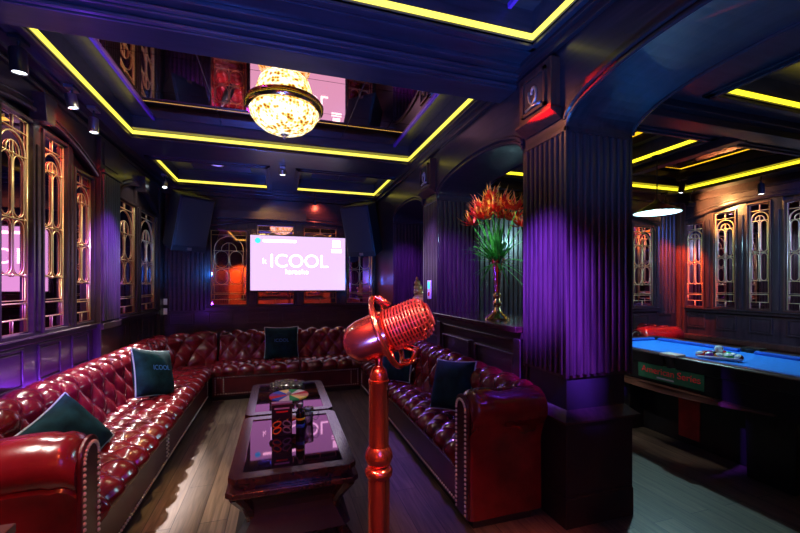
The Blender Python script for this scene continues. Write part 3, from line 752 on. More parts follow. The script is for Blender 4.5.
def glassp(r, h, t=.003): return [(.001, .0), (r*.85, 0), (r, h), (r-t, h), (r*.85-t, .008), (.001, .008)]
mg = thing('glass_mug', 'clear glass mug with a handle behind the black bottle', 'mug', (.185, 2.70, ZT-.006))
MB().lathe(glassp(.036, .115), n=24).build('bowl', 'glass', mg, smooth='all')
MB().tube([(.034, 0, .095), (.055, 0, .098), (.068, 0, .085), (.068, 0, .045), (.055, 0, .028), (.032, 0, .03)], .005, 8).build('handle', 'glass', mg, smooth='all')
# colour wheel on a stand
cw = thing('colour_disc', 'round multicoloured game disc on a short stand among the glasses', 'party game', (.062, 2.86, ZT-.006))
MB().lathe([(.001, 0), (.05, 0), (.05, .008), (.012, .014), (.012, .150), (.02, .158)], n=20).build('stand', 'orange', cw, smooth=True)
cols = ['red', 'whitep', 'green', 'yellow', 'blue', 'violetp', 'red', 'blue', 'whitep', 'green', 'yellow', 'orange']
wm = Matrix.Translation((0, 0, .16)) @ Matrix.Rotation(R(1), 4, 'X')
for i, c in enumerate(cols):
    a0, a1 = 2*pi*i/12, 2*pi*(i+1)/12
    pts = [(0, 0)] + [(.135*cos(a0+(a1-a0)*k/4), .135*sin(a0+(a1-a0)*k/4)) for k in range(5)]
    MB().prism(pts, lambda q: wm @ V((q[0], q[1], 0)), lambda q: wm @ V((q[0], q[1], .008))).build('colour_segment', c + '_print' if c + '_print' in M else c, cw)
MB().lathe([(.018, .0), (.018, .02), (.008, .03)], n=14, mtx=wm.to_3x3(), c=wm.translation).build('hub', 'steel', cw, smooth=True)
gsrc = None
gl = [(-.055, 3.45), (-.012, 3.53), (.05, 3.55), (.115, 3.53), (.165, 3.46), (.015, 3.44), (.09, 3.43)]
for i, (x, y) in enumerate(gl):
    lab = ['small upturned glass leftmost in the cluster behind the coloured disc', 'upturned glass in the rear left of the cluster behind the coloured disc', 'upturned glass at the rear of the cluster, directly behind its middle', 'upturned glass in the rear right of the cluster behind the coloured disc', 'upturned glass rightmost in the cluster behind the coloured disc', 'upturned glass in the front left of the cluster, next to the disc edge', 'upturned glass in the front right of the cluster, next to the disc edge'][i]
    if i == 0:
        o = MB().lathe(glassp(.032, .115), n=16).build('tumbler', 'glass', smooth='all'); o.location = (x, y, ZT-.006); tag(o, lab, 'glass', 'tumblers on the far coffee table'); gsrc = o
    else: dup(gsrc, (x, y, ZT-.006), None, lab)

# ------------------------------------------------------------------ microphone on its stand
ms = thing('microphone_stand', 'tall red copper microphone stand in the foreground', 'microphone stand', (.263, 1.04, 0))
MB().lathe([(.001, 0), (.16, 0), (.165, .012), (.15, .03), (.06, .045), (.034, .07), (.001, .07)], n=36).build('base', 'copper', ms, smooth=True)
MB().lathe([(.030, .06), (.030, .868), (.026, .872)], n=28).build('lower_pole', 'copper', ms, smooth=True)
MB().lathe([(.026, .862), (.037, .872), (.039, .884), (.034, .893), (.027, .896), (.027, .90), (.033, .906), (.039, .922), (.036, .938), (.029, .95), (.027, .953)], n=28).build('knop', 'copper', ms, smooth=True)
MB().lathe([(.0275, .95), (.0275, 1.125), (.029, 1.127), (.029, 1.136), (.026, 1.138)], n=28).build('upper_pole', 'copper', ms, smooth=True)
MB().lathe([(.026, 1.137), (.0255, 1.15), (.021, 1.165), (.013, 1.173), (.0105, 1.176), (.0105, 1.226)], n=28).build('neck', 'copper', ms, smooth=True)
r_, u_, f_ = V((.9545, -.2982, 0)), V((0, 0, 1)), V((.2982, .9545, 0))
ax = (r_*.90 + u_*.385 - f_*.16).normalized(); zz = (u_ - ax*u_.dot(ax)).normalized(); yy = zz.cross(ax)
mic = thing('microphone', 'retro red copper studio microphone with ribbed grille', 'microphone', (.271, 1.037, 1.264), basis(ax, yy, zz).to_3x3().to_euler())
rx = basis((0, 1, 0), (0, 0, 1), (1, 0, 0)).to_3x3()      # lathe axis -> local x
MB().lathe([(.004, -.112), (.025, -.109), (.043, -.098), (.055, -.08), (.061, -.055), (.062, -.02), (.0625, .012), (.056, .016)], n=36, mtx=rx).build('body', 'copper', mic, smooth=True)
mb = MB()
for k in range(2): mb.tube([(.016+.004*k, .102*cos(t)*(1-.1*abs(sin(t))), .102*sin(t)) for t in [i*2*pi/40 for i in range(40)]], (.0075, .0045)[k], 8, True)
mb.build('yoke_ring', 'copper', mic, smooth='all')
mb = MB()
for t in (.9, 2.24, 4.04, 5.38): MB().tube([(.012, .05*cos(t), .05*sin(t)), (.016, .075*cos(t), .075*sin(t)), (.018, .095*cos(t), .097*sin(t))], .005, 6).build('bracket_strut', 'copper', mic, smooth='all')
mb.tube([(.02, -.02, .098), (.03, -.022, .10), (.05, -.02, .068), (.05, .02, .068), (.03, .022, .10), (.02, .02, .098)], .005, 6)
mb.build('suspension_bracket', 'copper', mic, smooth='all'); mb = MB()
mb.tube([(.02, -.028, -.095), (.05, -.03, -.10), (.075, -.03, -.075), (.05, -.028, -.055)], .0055, 6); mb.tube([(.02, .028, -.095), (.05, .03, -.10), (.075, .03, -.075), (.05, .028, -.055)], .0055, 6)
mb.tube([(.05, -.03, -.10), (.062, 0, -.098), (.05, .03, -.10)], .005, 6)
mb.build('suspension_bracket', 'copper', mic, smooth='all')
gp = []
L0, L1, GR = .022, .146, .0575
def grad(x):
    e = (x-(L1-.035))/.035
    return GR if e < 0 else GR*sqrt(max(1-.72*e*e, .05))
mb = MB()
for k in range(15):
    x = L0 + (L1-L0)*k/14; mb.tube([(x, grad(x)*cos(t), grad(x)*sin(t)) for t in [i*2*pi/28 for i in range(28)]], .0024, 5, True)
for k in range(20):
    t = 2*pi*k/20; mb.tube([(L0+(L1-L0)*i/12, (grad(L0+(L1-L0)*i/12)-.002)*cos(t), (grad(L0+(L1-L0)*i/12)-.002)*sin(t)) for i in range(13)], .0010, 5)
for rr in (.008, .016, .022): mb.tube([(L1, rr*cos(t), rr*sin(t)) for t in [i*2*pi/20 for i in range(20)]], .002, 5, True)
mb.build('grille', 'coppergrille', mic, smooth='all')
MB().lathe([(.044, .012), (.047, L0), (.047, L1-.04), (.040, L1-.02), (.026, L1-.004), (.004, L1-.003)], n=28, mtx=rx).build('capsule', 'copperdk', mic, smooth=True)
MB().lathe([(.052, .004), (.061, .012), (.061, .024), (.055, .028)], n=36, mtx=rx).build('grille_collar', 'copper', mic, smooth=True)

# ------------------------------------------------------------------ television
tv = thing('television', 'lit lilac television screen on the far wall', 'television', (.292, 6.26, 1.735))
MB().box(-.745, .745, -.02, .03, -.445, .445).build('bezel', 'black', tv, bev=.006)
MB().box(-.722, .722, -.024, -.0195, -.418, .425).build('screen', 'screen', tv)
MB().box(-.12, .12, .03, .10, -.2, .2).build('wall_bracket', 'blackmatte', tv)
TX = lambda x, z: basis((1, 0, 0), (0, 0, 1), (0, -1, 0), (x, -.0255, z))
scr = [o for o in tv.children if o.name.startswith('screen')][0]
MB().addmesh(text_mesh('ICOOL', .29), TX(.0, .03)).build('lettering', 'screentext', scr)
MB().addmesh(text_mesh('karaoke', .11), TX(-.04, -.13)).build('lettering', 'screentext', scr)
MB().addmesh(text_mesh('k', .12), TX(-.52, .03)).build('lettering', 'screentext', scr)
MB().box(-.54, -.05, -.0265, -.025, .325, .365).build('caption_line', 'screentext', scr)
mb = MB(); mb.disc((-.615, -.0255, .345), .042, 'y', 20); mb.build('channel_mark', 'screenblue', scr)
MB().box(.52, .64, -.0265, -.025, .27, .38).build('menu_tile', 'screentext', scr)
MB().box(.50, .66, -.0265, -.025, .225, .24).box(.50, .66, -.0265, -.025, .185, .205).build('menu_line', 'screentext', scr)

# ------------------------------------------------------------------ loudspeakers
def speaker(label, loc, yaw, tilt):
    s = thing('loudspeaker', label, 'loudspeaker', loc, (0, 0, 0), 'black loudspeakers in the far corners')
    m = Matrix.Rotation(yaw, 4, 'Z') @ Matrix.Rotation(tilt, 4, 'X')
    f = lambda v: m @ v
    pr = [(-.24, -.19), (.24, -.19), (.17, .2), (-.17, .2)]
    MB(f).prism(pr, lambda q: V((q[0], q[1], -.38)), lambda q: V((q[0], q[1], .38))).build('cabinet', 'speaker', s, bev=.012)
    MB(f).box(-.22, .22, -.205, -.19, -.30, .36).build('grille', 'grille', s, bev=.01)
    MB(f).box(-.03, .03, -.198, -.19, -.36, -.32).build('badge', 'steel', s)
    MB(f).box(-.12, .12, .2, .23, -.2, .2).build('bracket', 'blackmatte', s)
    return s
speaker('black loudspeaker hung in the far left corner beside the television', (-1.24, 5.98, 2.28), R(40), R(19))
speaker('black loudspeaker hung in the far right corner beside the television', (1.22, 5.76, 2.25), R(-42), R(19))
so = []
for i, z in enumerate((1.16, 1.02)):
    o = MB(FF(YF)).box(-1.64, -1.57, .028, .04, z-.05, z+.04).build('wall_socket', 'white', bev=.004)
    tag(o, ('small white wall plate in the far left corner, upper of two', 'small white wall plate in the far left corner, lower of two')[i], 'socket', 'wall plates in the far left corner')

# ------------------------------------------------------------------ bowl lamp
cl = thing('ceiling_lamp', 'round glowing patterned glass bowl lamp in the mirrored coffer', 'ceiling lamp', (.035, 3.18, 3.05))
MB().lathe([(.15, 0), (.19, -.04), (.21, -.10), (.23, -.17), (.24, -.205)], n=40).build('upper_shade', 'lampglass', cl, smooth=True)
MB().lathe([(.24, -.195), (.285, -.205), (.303, -.23), (.301, -.26), (.288, -.278), (.266, -.282), (.25, -.26)], n=48).build('metal_ring', 'goldbr', cl, smooth=True)
MB().lathe([(.266, -.278), (.256, -.32), (.225, -.368), (.17, -.412), (.10, -.442), (.03, -.455), (.004, -.456)], n=44).build('bowl', 'lampglass', cl, smooth=True)
MB().lathe([(.03, -.45), (.032, -.462), (.014, -.47), (.016, -.482), (.004, -.492)], n=20).build('finial', 'steel', cl, smooth=True)

# ------------------------------------------------------------------ vase of flowers
vs = thing('vase', 'tall gold trumpet vase on the counter slab between the pillars', 'vase', (1.70, 2.77, 1.118))
MB().lathe([(.001, 0), (.098, 0), (.10, .012), (.085, .028), (.05, .05), (.028, .085), (.022, .10), (.036, .115), (.04, .135), (.026, .155), (.020, .17), (.033, .185), (.034, .2), (.022, .22)], n=32).build('foot', 'goldbr', vs, smooth=True)
mb = MB(); k = 28; prof = [(.021, .215), (.024, .28), (.03, .36), (.04, .44), (.055, .50), (.062, .515), (.052, .505), (.036, .43), (.024, .30), (.004, .26)]
mb.lathe(prof, n=k); 
for f in mb.bm.faces:
    c = f.calc_center_median(); f.material_index = int((atan2(c.y, c.x)/(2*pi)*14) % 2)
mb.build('trumpet', ['chrome', 'copper'], vs, smooth=True)
fa = thing('flower_arrangement', 'red and orange spiky blooms with grassy leaves in the gold vase', 'flowers', (1.70, 2.77, 1.60))
def blade(mb, base, tip, w, droop):
    base, tip = V(base), V(tip); d = tip-base; sd = V((-d.y, d.x, 0)); sd = sd.normalized() if sd.length > 1e-4 else V((1, 0, 0))
    rows = []
    for i in range(9):
        t = i/8; q = base.lerp(tip, t) + V((0, 0, -droop*t*t + droop*.6*t)); ww = w*(1-t)**.7*min(1, .4+t*2)
        rows.append([q-sd*ww, q+V((0, 0, .003)), q+sd*ww])
    mb.grid(rows)
rd = random.Random(3)
for i in range(90):
    a = rd.uniform(0, 2*pi); rr = rd.uniform(.05, .30); h = rd.uniform(.14, .34) - max(rr-.10, 0)*rd.uniform(.5, 2.6)
    if h < .05 and rr < .22: h = .05 + rd.uniform(0, .08)
    mb = MB(); blade(mb, (.02*cos(a), .02*sin(a), -.02), (rr*cos(a), rr*sin(a), h), rd.uniform(.010, .017), rd.uniform(.02, .16))
    mb.build('leaf', 'leaf', fa, smooth='all', recalc=False)
fl = [(.09, .12, .46), (-.05, -.02, .39), (-.09, .16, .40), (.15, -.02, .33), (-.03, .06, .50), (.05, .03, .47), (.13, -.08, .40), (-.07, .10, .42), (-.12, .12, .36), (.01, .02, .40), (.17, -.10, .27), (-.15, .14, .30), (.07, -.02, .42), (-.02, .16, .44), (.10, .05, .36), (-.10, .02, .33)]
for x, y, z in fl:
    mb = MB(); MB_ = mb
    mb.mi = 1
    for k in range(24):
        a = rd.uniform(0, 2*pi); e = rd.uniform(-.15, 1.1); l = rd.uniform(.07, .145)
        d = V((cos(a)*cos(e), sin(a)*cos(e), sin(e)*.9+.25)); q = V((x, y, z)); o0 = q+d*.008
        mid = o0+d*l*.6; end = o0+d*l+V((0, 0, .012))
        sd = d.cross(V((.3, .2, 1))).normalized()*.0125
        mb.mi = 0; vs_ = [mb.p(o0), mb.p(o0.lerp(mid, .5)+sd), mb.p(mid), mb.p(o0.lerp(mid, .5)-sd)]; mb.face(vs_)
        mb.face([vs_[1], mb.p(mid+sd*.6), mb.p(mid-sd*.6), vs_[3], vs_[2]])
        mb.mi = 1; mb.face([mb.p(mid+sd*.6), mb.p(end), mb.p(mid-sd*.6)])
    mb.mi = 2; mb.tube([(x*.15, y*.15, -.03), (x*.6, y*.6, z*.6), (x, y, z)], .004, 5)
    mb.build('blossom', ['petal', 'petaltip', 'leaf'], fa, recalc=False)
# gold figurine
fg = thing('figurine', 'small gilded figurine on the counter slab behind the microphone', 'figurine', (1.68, 4.55, 1.118))
MB().box(-.07, .07, -.10, .10, 0, .035).build('base', 'blackmatte', fg, bev=.006)
mb = MB()
for x, y, z, r, s in ((0, -.01, .09, .075, (.8, 1.1, .8)), (0, .01, .165, .055, (.8, 1, 1)), (0, .03, .225, .04, (.9, 1, 1)), (0, .045, .275, .03, (.9, 1, 1.2)), (0, -.075, .065, .035, (1, 1, .9)), (0, -.055, .13, .028, (1, 1, 1)), (0, .085, .07, .03, (1, .9, 1.2)), (0, .055, .32, .012, (1, 1, 2.2)), (-.04, -.03, .19, .022, (1, 1, 1)), (.04, -.03, .19, .022, (1, 1, 1))): mb.ball((x, y, z), r, 14, 9, s)
mb.build('gilt_figure', 'gold', fg, smooth='all')
fg.scale = (1.5, 1.7, 1.12)
sw = thing('wall_switch', 'small lit wall control with cyan display on the slim pillar', 'switch', (XA-.0, 3.9, 1.36))
MB().box(-.012, .001, -.045, .045, -.11, .09).build('plate', 'white', sw, bev=.003)
MB().box(-.015, -.0115, -.032, .032, .0, .075).build('display', 'screenblue', sw)
MB().box(-.016, -.0115, -.02, .02, -.08, -.035).build('button', 'red', sw)

# ------------------------------------------------------------------ pool table, rack and balls
px0, px1, py0, py1, ZF = 3.12, 4.22, 1.38, 3.44, .776
pt = thing('pool_table', 'black pool table with bright blue cloth in the right hand room', 'pool table', ((px0+px1)/2, (py0+py1)/2, 0))
B_ = lambda *a: MB().box(*a)
B_(px0+.10, px1-.10, py0+.10, py1-.10, .70, ZF).build('bed_cloth', 'felt', pt, rel=True)
rw, g = .105, .06; ym = (py0+py1)/2
for x0, x1 in ((px0, px0+rw), (px1-rw, px1)):
    for y0, y1 in ((py0+.02, ym-.05), (ym+.05, py1-.02)): B_(x0, x1, y0, y1, .70, .805).build('rail', 'black', pt, rel=True, bev=.012)
for y0, y1 in ((py0, py0+rw), (py1-rw, py1)): B_(px0+.02, px1-.02, y0, y1, .70, .8045).build('rail', 'black', pt, rel=True, bev=.012)
for x0, x1 in ((px0+rw-.003, px0+rw+.05), (px1-rw-.05, px1-rw+.003)):
    for y0, y1 in ((py0+rw+.06, ym-.06), (ym+.06, py1-rw-.06)): B_(x0, x1, y0, y1, ZF-.005, .806).build('cushion_rail', 'feltdk', pt, rel=True, bev=.012)
for y0, y1 in ((py0+rw-.003, py0+rw+.05), (py1-rw-.05, py1-rw+.003)): B_(px0+rw+.06, px1-rw-.06, y0, y1, ZF-.005, .806).build('cushion_rail', 'feltdk', pt, rel=True, bev=.012)
for x in (px0+.085, px1-.085):
    for y in (py0+.085, ym, py1-.085):
        p = MB().lathe([(.052, .70), (.062, .78), (.066, .806), (.052, .806), (.045, .72), (.001, .71)], (x if y != ym else x+(-.03 if x < 3.6 else .03), y, 0), 20).build('pocket', 'blackmatte', pt, rel=True, smooth=True)
B_(px0-.012, px0+.10, ym-.075, ym+.075, .795, .822).build('side_pocket_plate', 'plate', pt, rel=True, bev=.008)
B_(px1-.10, px1+.012, ym-.075, ym+.075, .795, .822).build('side_pocket_plate', 'black', pt, rel=True, bev=.008)
mb = MB()      # apron, bowed lower edge
for x0, x1 in ((px0+.015, px0+.05), (px1-.05, px1-.015)):
    lo = [(py0+.02+(py1-py0-.04)*i/24, .50+.07*(2*i/24-1)**2*0 + .055*(1-(2*i/24-1)**2)) for i in range(25)]
    mb.prism(lo + [(py1-.02, .72), (py0+.02, .72)], lambda q: V((x0, q[0], q[1])), lambda q: V((x1, q[0], q[1])))
mb.box(px0+.05, px1-.05, py0+.015, py0+.05, .52, .72).box(px0+.05, px1-.05, py1-.05, py1-.015, .52, .72)
mb.box(px0+.05, px1-.05, py0+.05, py1-.05, .60, .70)
mb.build('apron', 'black', pt, rel=True)
mb = MB()
lo = [(py0+.3+(py1-py0-.34)*i/20, .555-.05*sin(pi*i/20)) for i in range(21)]
mb.prism([(y, .56) for y, z in lo[::-1]] + [(y, z-.002) for y, z in lo], lambda q: V((px0-.035+.05*abs((q[0]-ym))*.3, q[0], q[1]-.02)), lambda q: V((px0+.03, q[0], q[1]-.02)))
mb.build('apron_underside', 'ledge', pt, rel=True)  # brown piece stands in for light on the apron's curved underside
for y0, y1 in ((py0+.25, py0+.55), (py1-.55, py1-.25)):
    for x0, x1 in ((px0+.12, px0+.36), (px1-.36, px1-.12)): MB().prism([(x0, y0), (x1, y0), (x1, y1), (x0, y1)], lambda q: V((q[0]*.94+.06*(x0+x1)/2, q[1]*.94+.06*(y0+y1)/2, 0)), lambda q: V((q[0], q[1], .605))).build('leg', 'black', pt, rel=True, bev=.01)
B_(px0+.30, px1-.30, py0+.50, py1-.50, 0, .603).build('base_cabinet', 'black', pt, rel=True, bev=.01)
B_(px0+.29, px0+.30, 2.36, 2.54, .06, .56).build('red_panel', 'pedestal', pt, rel=True)
sg = MB().box(px0+.006, px0+.016, 2.13, 2.70, .575, .705).build('name_plate', 'signgreen', pt, rel=True)
mb = MB().addmesh(text_mesh('American Series', .078, .001), basis((0, -1, 0), (0, 0, 1), (-1, 0, 0), (px0+.005, 2.41, .65))); mb.build('lettering', 'signred', sg, rel=True)
MB().box(px0+.004, px0+.007, 2.37, 2.52, .590, .603).build('caption_line', 'grey', sg, rel=True)
# triangle rack and its balls
RC = V((3.55, 2.30, ZF)); br = .031; ang = R(-57)
rot = Matrix.Rotation(ang, 3, 'Z')
bp = []
for row in range(5):
    for k in range(row+1): bp.append(V(((k-row/2)*2*br*1.01, -(row-2.67)*br*1.76, br)))
tri = [V((0, 2.67*br*1.76+2.35*br, .020)), V((-4.15*br-.02, -(4-2.67)*br*1.76-1.25*br, .020)), V((4.15*br+.02, -(4-2.67)*br*1.76-1.25*br, .020))]
def rnd_tri(t, k=.12):
    out = []
    for i in range(3):
        a, b, c = t[i-1], t[i], t[(i+1) % 3]
        for s in range(7):
            u = s/6; p, q = b.lerp(a, k*(1-u)), b.lerp(c, k*u); out.append(p.lerp(q, u))
    return out
mb = MB(); mb.tube([rot @ q for q in rnd_tri(tri)], .011, 6, True)
o = mb.build('triangle_rack', 'rackwhite', smooth='all'); o.location = RC; tag(o, 'pale triangular rack holding the pool balls on the blue cloth', 'ball rack')
bc = ['yellow', 'blue', 'red', 'violetp', 'orange', 'green', 'maroon', 'blackp', 'yellow', 'blue', 'red', 'violetp', 'orange', 'green', 'maroon']
cn = dict(yellow='yellow', blue='blue', red='red', violetp='purple', orange='orange', green='green', maroon='maroon', blackp='black', whitep='white')
rowname = ['at the apex of the rack', 'in the second row of the rack', 'in the middle row of the rack', 'in the fourth row of the rack', 'in the wide last row of the rack']
def pball(loc, c, stripe, label):
    o = thing('pool_ball', label, 'pool ball', loc, (rd.uniform(-.6, .6), rd.uniform(-.6, .6), rd.uniform(0, 3)), 'pool balls in the triangle rack')
    o.location = loc; m = Matrix.Identity(3)
    mb = MB(); mb.ball((0, 0, 0), br, 20, 14)
    if stripe:
        for f in mb.bm.faces: f.material_index = 0 if abs(f.calc_center_median().z) < br*.5 else 1
    mb.build('ball', [c, 'whitep'], o, smooth='all')
k = 0
seen = {}
for row in range(5):
    for j in range(row+1):
        c = bc[k]; st = k >= 8
        pos = ['left', 'right'][j*2 > row] if row else ''
        lab = '%s %s pool ball %s' % (('striped' if st else 'solid'), cn[c], rowname[row])
        pball(RC + rot @ bp[k], c, st, lab); k += 1
tb = (bp[4]+bp[7]+bp[8])/3 if False else (bp[4]+bp[7]+bp[8])/3
pball(RC + rot @ (tb + V((0, 0, br*1.63))), 'whitep', False, 'cream cue ball resting on top of the racked balls')
# pendant lamp over the table
pl = thing('pendant_lamp', 'cold white pendant lamp with a dark cone shade over the pool table', 'pendant lamp', (3.65, 2.94, 2.71))
MB().tube([(0, 0, 0), (0, 0, -.46)], .006, 6).build('cord', 'blackmatte', pl)
MB().lathe([(.05, 0), (.05, -.02), (.01, -.03)], n=16).build('ceiling_rose', 'blackmatte', pl, smooth=True)
MB().lathe([(.02, -.44), (.035, -.47), (.12, -.52), (.215, -.575), (.21, -.577), (.115, -.53), (.02, -.49)], n=36).build('lamp_shade', 'black', pl, smooth=True)
MB().ball((0, 0, -.555), .032, 16, 10).build('bulb', 'lampwhite', pl, smooth='all')
MB().lathe([(.208, -.579), (.115, -.535), (.03, -.505)], n=36).build('reflector', 'white', pl, smooth=True)

# ------------------------------------------------------------------ spotlights, tracks, small ceiling things
LIGHTS = []
def spot(loc, target, power, col, ang=60, blend=.6, size=.04, name='spot_light'):
    l = bpy.data.lights.new(name, 'SPOT'); l.energy = power; l.color = col; l.spot_size = R(ang); l.spot_blend = blend; l.shadow_soft_size = size
    o = bpy.data.objects.new(name, l); COL.objects.link(o); o.location = loc; LIGHTS.append(o)
    o.rotation_euler = (V(target)-V(loc)).to_track_quat('-Z', 'Y').to_euler(); return o
def point(loc, power, col, size=.05, name='point_light'):
    l = bpy.data.lights.new(name, 'POINT'); l.energy = power; l.color = col; l.shadow_soft_size = size
    o = bpy.data.objects.new(name, l); COL.objects.link(o); o.location = loc; LIGHTS.append(o); return o
def fixture(label, loc, target, lens, zc, body='black', rad=.042, ln=.14):
    "cylinder head on a short stem under the ceiling at height zc"
    f = thing('track_spotlight', label, 'spotlight', loc, (0, 0, 0), 'cylinder spotlights under the ceiling')
    d = (V(target)-V(loc)).normalized(); q = d.to_track_quat('Z', 'Y').to_matrix()
    MB().lathe([(.012, -ln*.5), (rad*.9, -ln*.5), (rad, -ln*.45), (rad, ln*.5), (rad*.84, ln*.5), (rad*.8, ln*.44)], n=20, mtx=q).build('head', body, f, smooth=True)
    MB().lathe([(.001, ln*.445), (rad*.79, ln*.445), (rad*.79, ln*.455), (.001, ln*.456)], n=18, mtx=q).build('lens', lens, f)
    top = zc-loc[2]
    MB().tube([(0, 0, top), (0, 0, rad*.6)], .008, 6).build('stem', 'blackmatte', f)
    MB().box(-.03, .03, -.05, .05, top-.022, top).build('mount', body, f)
    return f
fixture('first black cylinder spotlight on the left ceiling edge, nearest the camera', (-1.47, 2.83, 2.72), (-1.40, 2.9, 1.0), 'spotlens', 2.853)
fixture('second spotlight on the left ceiling edge, over the wooden keystone', (-1.46, 3.41, 2.75), (-1.2, 3.6, 1.0), 'spotlens', 2.853, 'steel', .036, .10)
fixture('third spotlight on the left ceiling edge, pale cylinder by the violet pilaster', (-1.46, 3.76, 2.71), (-1.4, 3.7, 1.0), 'spotlens', 2.853, 'steel', .034, .12)
fixture('small spotlight over the far pair of mirrored windows on the left wall', (-1.45, 5.75, 2.72), (-1.3, 5.2, 1.2), 'spotlens', 2.853, 'steel', .03, .08)
fixture('spotlight on the beam between the two small far coffers', (.03, 5.0, 2.80), (.1, 5.2, 0), 'spotlens', 2.865, 'steel', .04, .06)
fixture('spotlight above the television at the right end of the wood roll', (.52, 6.13, 2.70), (.55, 6.38, 2.35), 'spotred', 2.842, 'black', .03, .08)
fixture('warm spotlight aimed at the arched wall beside the pendant lamp', (5.40, 3.86, 2.52), (5.85, 3.75, 2.5), 'spotwarm', 2.692, 'black', .035, .10)
fixture('black cylinder spotlight hanging left of the warm one in the pool room', (5.18, 4.04, 2.53), (5.3, 4.1, 1.5), 'spotlens', 2.70, 'black', .032, .13)
fixture('black spotlight under the far pool room strip, in front of its corner', (4.75, 3.50, 2.60), (4.6, 3.7, 1.2), 'spotlens', 2.72, 'black', .034, .12)
fixture('dark blue cylinder spotlight on the right of the pool room ceiling', (5.50, 3.10, 2.55), (5.4, 3.0, 1.0), 'spotlens', 2.72, 'black', .034, .13)
for i, (x, y) in enumerate(((-.82, 5.75), (.9, 5.62))):
    d = thing('downlight', ('violet round downlight in the small far coffer on the left', 'violet round downlight in the small far coffer on the right')[i], 'downlight', (x, y, 3.05), (0, 0, 0), 'violet downlights')
    MB().lathe([(.075, 0), (.085, -.006), (.085, -.012), (.07, -.014), (.066, -.004)], n=28).build('rim', 'steel', d, smooth=True)
    MB().lathe([(.001, -.006), (.066, -.006), (.066, -.009), (.001, -.010)], n=28).build('lens', 'spotviolet', d)
# small side table whose corner shows at the lower left
st = thing('side_table', 'brown wooden side table, only its corner shows at the lower left', 'table', (-.98, 1.37, 0))
MB().box(-.18, .18, -.16, .16, .615, .645).build('top', 'ledge', st, bev=.004)
for sx in (-1, 1):
    for sy in (-1, 1): MB().box(sx*.14-.02, sx*.14+.02, sy*.12-.02, sy*.12+.02, 0, .616).build('leg', 'ledge', st)

# ------------------------------------------------------------------ lights
VIO, BLU, RED, WRM, CYN, WHT = (.21, .045, 1.), (.04, .14, 1.), (1., .04, .03), (1., .50, .16), (.45, .85, 1.), (1., .95, .90)
spot((.035, 3.18, 2.585), (.035, 3.18, 0), 14, (1., .80, .48), 150, 1., .05)               # bowl lamp
spot((-1.46, 2.84, 2.64), (-1.25, 2.7, .4), 80, WHT, 60)                             # left track heads
spot((-1.45, 3.42, 2.69), (-1.15, 3.5, .4), 80, WHT, 60)
spot((-1.45, 3.76, 2.64), (-1.1, 4.4, .4), 80, WHT, 60)
spot((-1.1, 3.3, 2.8), (-1.69, 3.5, 1.9), 26, (1., .88, .6), 85)
spot((-1.1, 5.0, 2.8), (-1.69, 5.4, 1.9), 22, (.8, .9, .8), 75)
spot((-1.42, 5.70, 2.66), (-1.36, 3.7, .5), 800, (1., .80, .76), 28)
spot((-.9, .9, 2.80), (-1.1, 2.3, .4), 60, RED, 60)                                  # red wash on the left sofa
spot((-1.42, 3.45, 2.70), (-1.68, 3.62, 2.50), 12, RED, 100)
spot((-.6, 1.8, 2.8), (-1.69, 3.2, .85), 800, VIO, 36, .9)                          # violet wash on the left wall
la = bpy.data.lights.new('violet_fill', 'AREA'); la.shape = 'RECTANGLE'; la.size = 2.1; la.size_y = .03; la.energy = 17; la.color = (.22, .04, 1.)   # added violet fill hidden behind the sofa back, no strip fitted there
lo = bpy.data.objects.new('violet_fill', la); COL.objects.link(lo); lo.location = (-1.61, 3.25, .70); lo.rotation_euler = (0, pi+.25, pi/2)
spot((-.5, 3.9, 2.85), (-1.6, 4.48, 1.65), 1700, VIO, 26, 1.)
spot((1.50, .1, 2.68), (1.86, 1.81, 1.22), 4200, VIO, 24, 1.)                        # violet on the near pillar
spot((-.3, 1.4, 2.75), (1.56, 2.04, 1.45), 4200, VIO, 19, 1.)
spot((.6, 2.5, 2.75), (1.56, 2.02, 2.35), 60, (1., .30, .14), 40, 1.)
spot((1.25, 2.5, 2.6), (1.78, 3.7, 1.45), 380, VIO, 34, 1.)                          # reveals of the arcade
spot((1.30, 4.3, 2.6), (1.80, 5.3, 1.5), 360, VIO, 36, 1.)
spot((.4, 3.3, 2.8), (1.56, 3.9, 1.7), 420, (.40, .22, 1.), 24, 1.)
spot((.75, 5.6, 2.75), (1.42, 3.5, .78), 260, (.26, .10, 1.), 32)                     # sheen on the right sofa
spot((-.4, .2, 1.0), (.1, 2.2, 2.85), 420, BLU, 75)                                  # blue uplight on the beam
spot((.9, .9, 1.2), (1.8, 1.3, 2.5), 110, (.02, .22, 1.), 70)
spot((-1.2, 5.2, 1.6), (-1.3, 6.4, 2.2), 14, (.03, .22, 1.), 100)
spot((1.2, 5.0, 1.5), (1.3, 6.4, 2.3), 14, (.03, .22, 1.), 100)
point((.2, -.6, 1.7), 18, (.10, .16, 1.), .3)                                        # dim blue fill added behind the viewpoint, no lamp stands there
spot((-.45, 2.7, 2.8), (-.55, 2.9, 0), 130, (1., .62, .24), 24, .9)                  # floor left of the table
point((3.65, 2.94, 2.105), 62, (.45, .88, 1.), .02)                                   # pendant lamp
spot((5.44, 3.85, 2.52), (5.85, 3.72, 2.50), 220, WRM, 110)                          # warm pool room spots
spot((5.18, 4.05, 2.45), (5.78, 4.2, 1.5), 330, (1., .10, .02), 44)
spot((4.55, 3.2, 2.5), (4.62, 3.76, .82), 380, RED, 24)  # red spot added to brighten the pool room sofa
spot((1.9, .3, 2.6), (1.85, 1.775, .645), 3500, VIO, 10, 1.)
spot((-.3, 5.75, 2.8), (.25, 6.4, 1.6), 45, (1., .55, .18), 95, .8)  # warm spot added to brighten the far windows
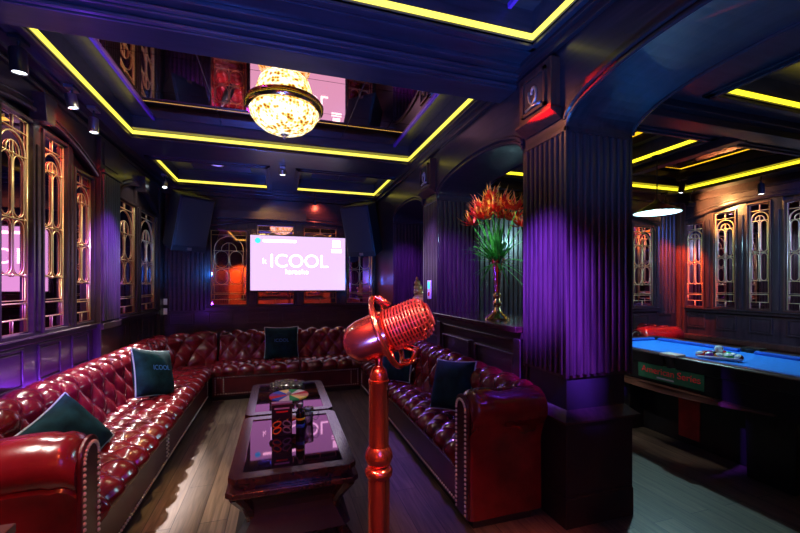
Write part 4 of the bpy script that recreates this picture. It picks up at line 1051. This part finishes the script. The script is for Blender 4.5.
spot((2.35, 2.2, 2.6), (3.12, 2.4, .62), 34, (1., .9, .85), 20)  # spot added to brighten the pool table name plate
spot((1.2, 3.0, 2.28), (1.56, 1.66, 2.46), 2600, (1., .004, .004), 4, .5, .01)
spot((-1.5, 1.5, 2.2), (-1.0, 1.95, .75), 130, (1., .88, .78), 40, .6, .3)
spot((-.6, -.3, 2.6), (-1.0, 1.85, .5), 60, (1., .14, .05), 22)
spot((4.4, 1.2, 2.6), (5.85, 3.0, 1.6), 260, (.10, .18, 1.), 60)
spot((.55, 6.16, 2.68), (.55, 6.40, 2.45), 8, (1., .12, .06), 120)
spot((.75, 2.5, 2.78), (1.70, 2.77, 1.85), 190, (1., .95, .85), 24)                    # flowers
spot((-.9, .5, 2.75), (.27, 1.04, 1.12), 400, (1., .18, .12), 17, .6, .10)            # red on the microphone
spot((.95, .35, 2.6), (.27, 1.04, 1.22), 200, (1., .50, .30), 17, .6, .08)
spot((-.5, -.3, 2.7), (.27, 1.04, 1.1), 130, (1., .35, .25), 14, .6, .12)
spot((-1.25, -.9, 2.3), (-1.35, -1.6, 1.3), 520, (1., .22, .02), 80)                 # warm back wall
for x in (-.2, 1.0): spot((x, -.9, 2.1), (x, -1.6, 1.0), 220, (1., .22, .02), 80)
spot((-1.46, 2.9, 2.7), (.25, 1.04, 1.25), 40, (.2, .9, .9), 9)

w = bpy.data.worlds.new('dim'); S.world = w; w.use_nodes = True
w.node_tree.nodes['Background'].inputs[0].default_value = (.01, .012, .03, 1); w.node_tree.nodes['Background'].inputs[1].default_value = 1.
# ------------------------------------------------------------------ camera
cd = bpy.data.cameras.new('camera'); cam = bpy.data.objects.new('camera', cd); COL.objects.link(cam); S.camera = cam
cd.sensor_width = 36; cd.lens = 384/800*36; cd.shift_y = 18.5/800; cd.clip_start = .02
cam.location = (0, 0, 1.4); cam.rotation_euler = (pi/2, 0, -math.atan2(120, 384))
vs = S.view_settings; S.display_settings.display_device = 'sRGB'
vs.view_transform = 'Standard'; vs.look = 'None'; vs.exposure = .25; vs.gamma = 1.; vs.use_curve_mapping = False
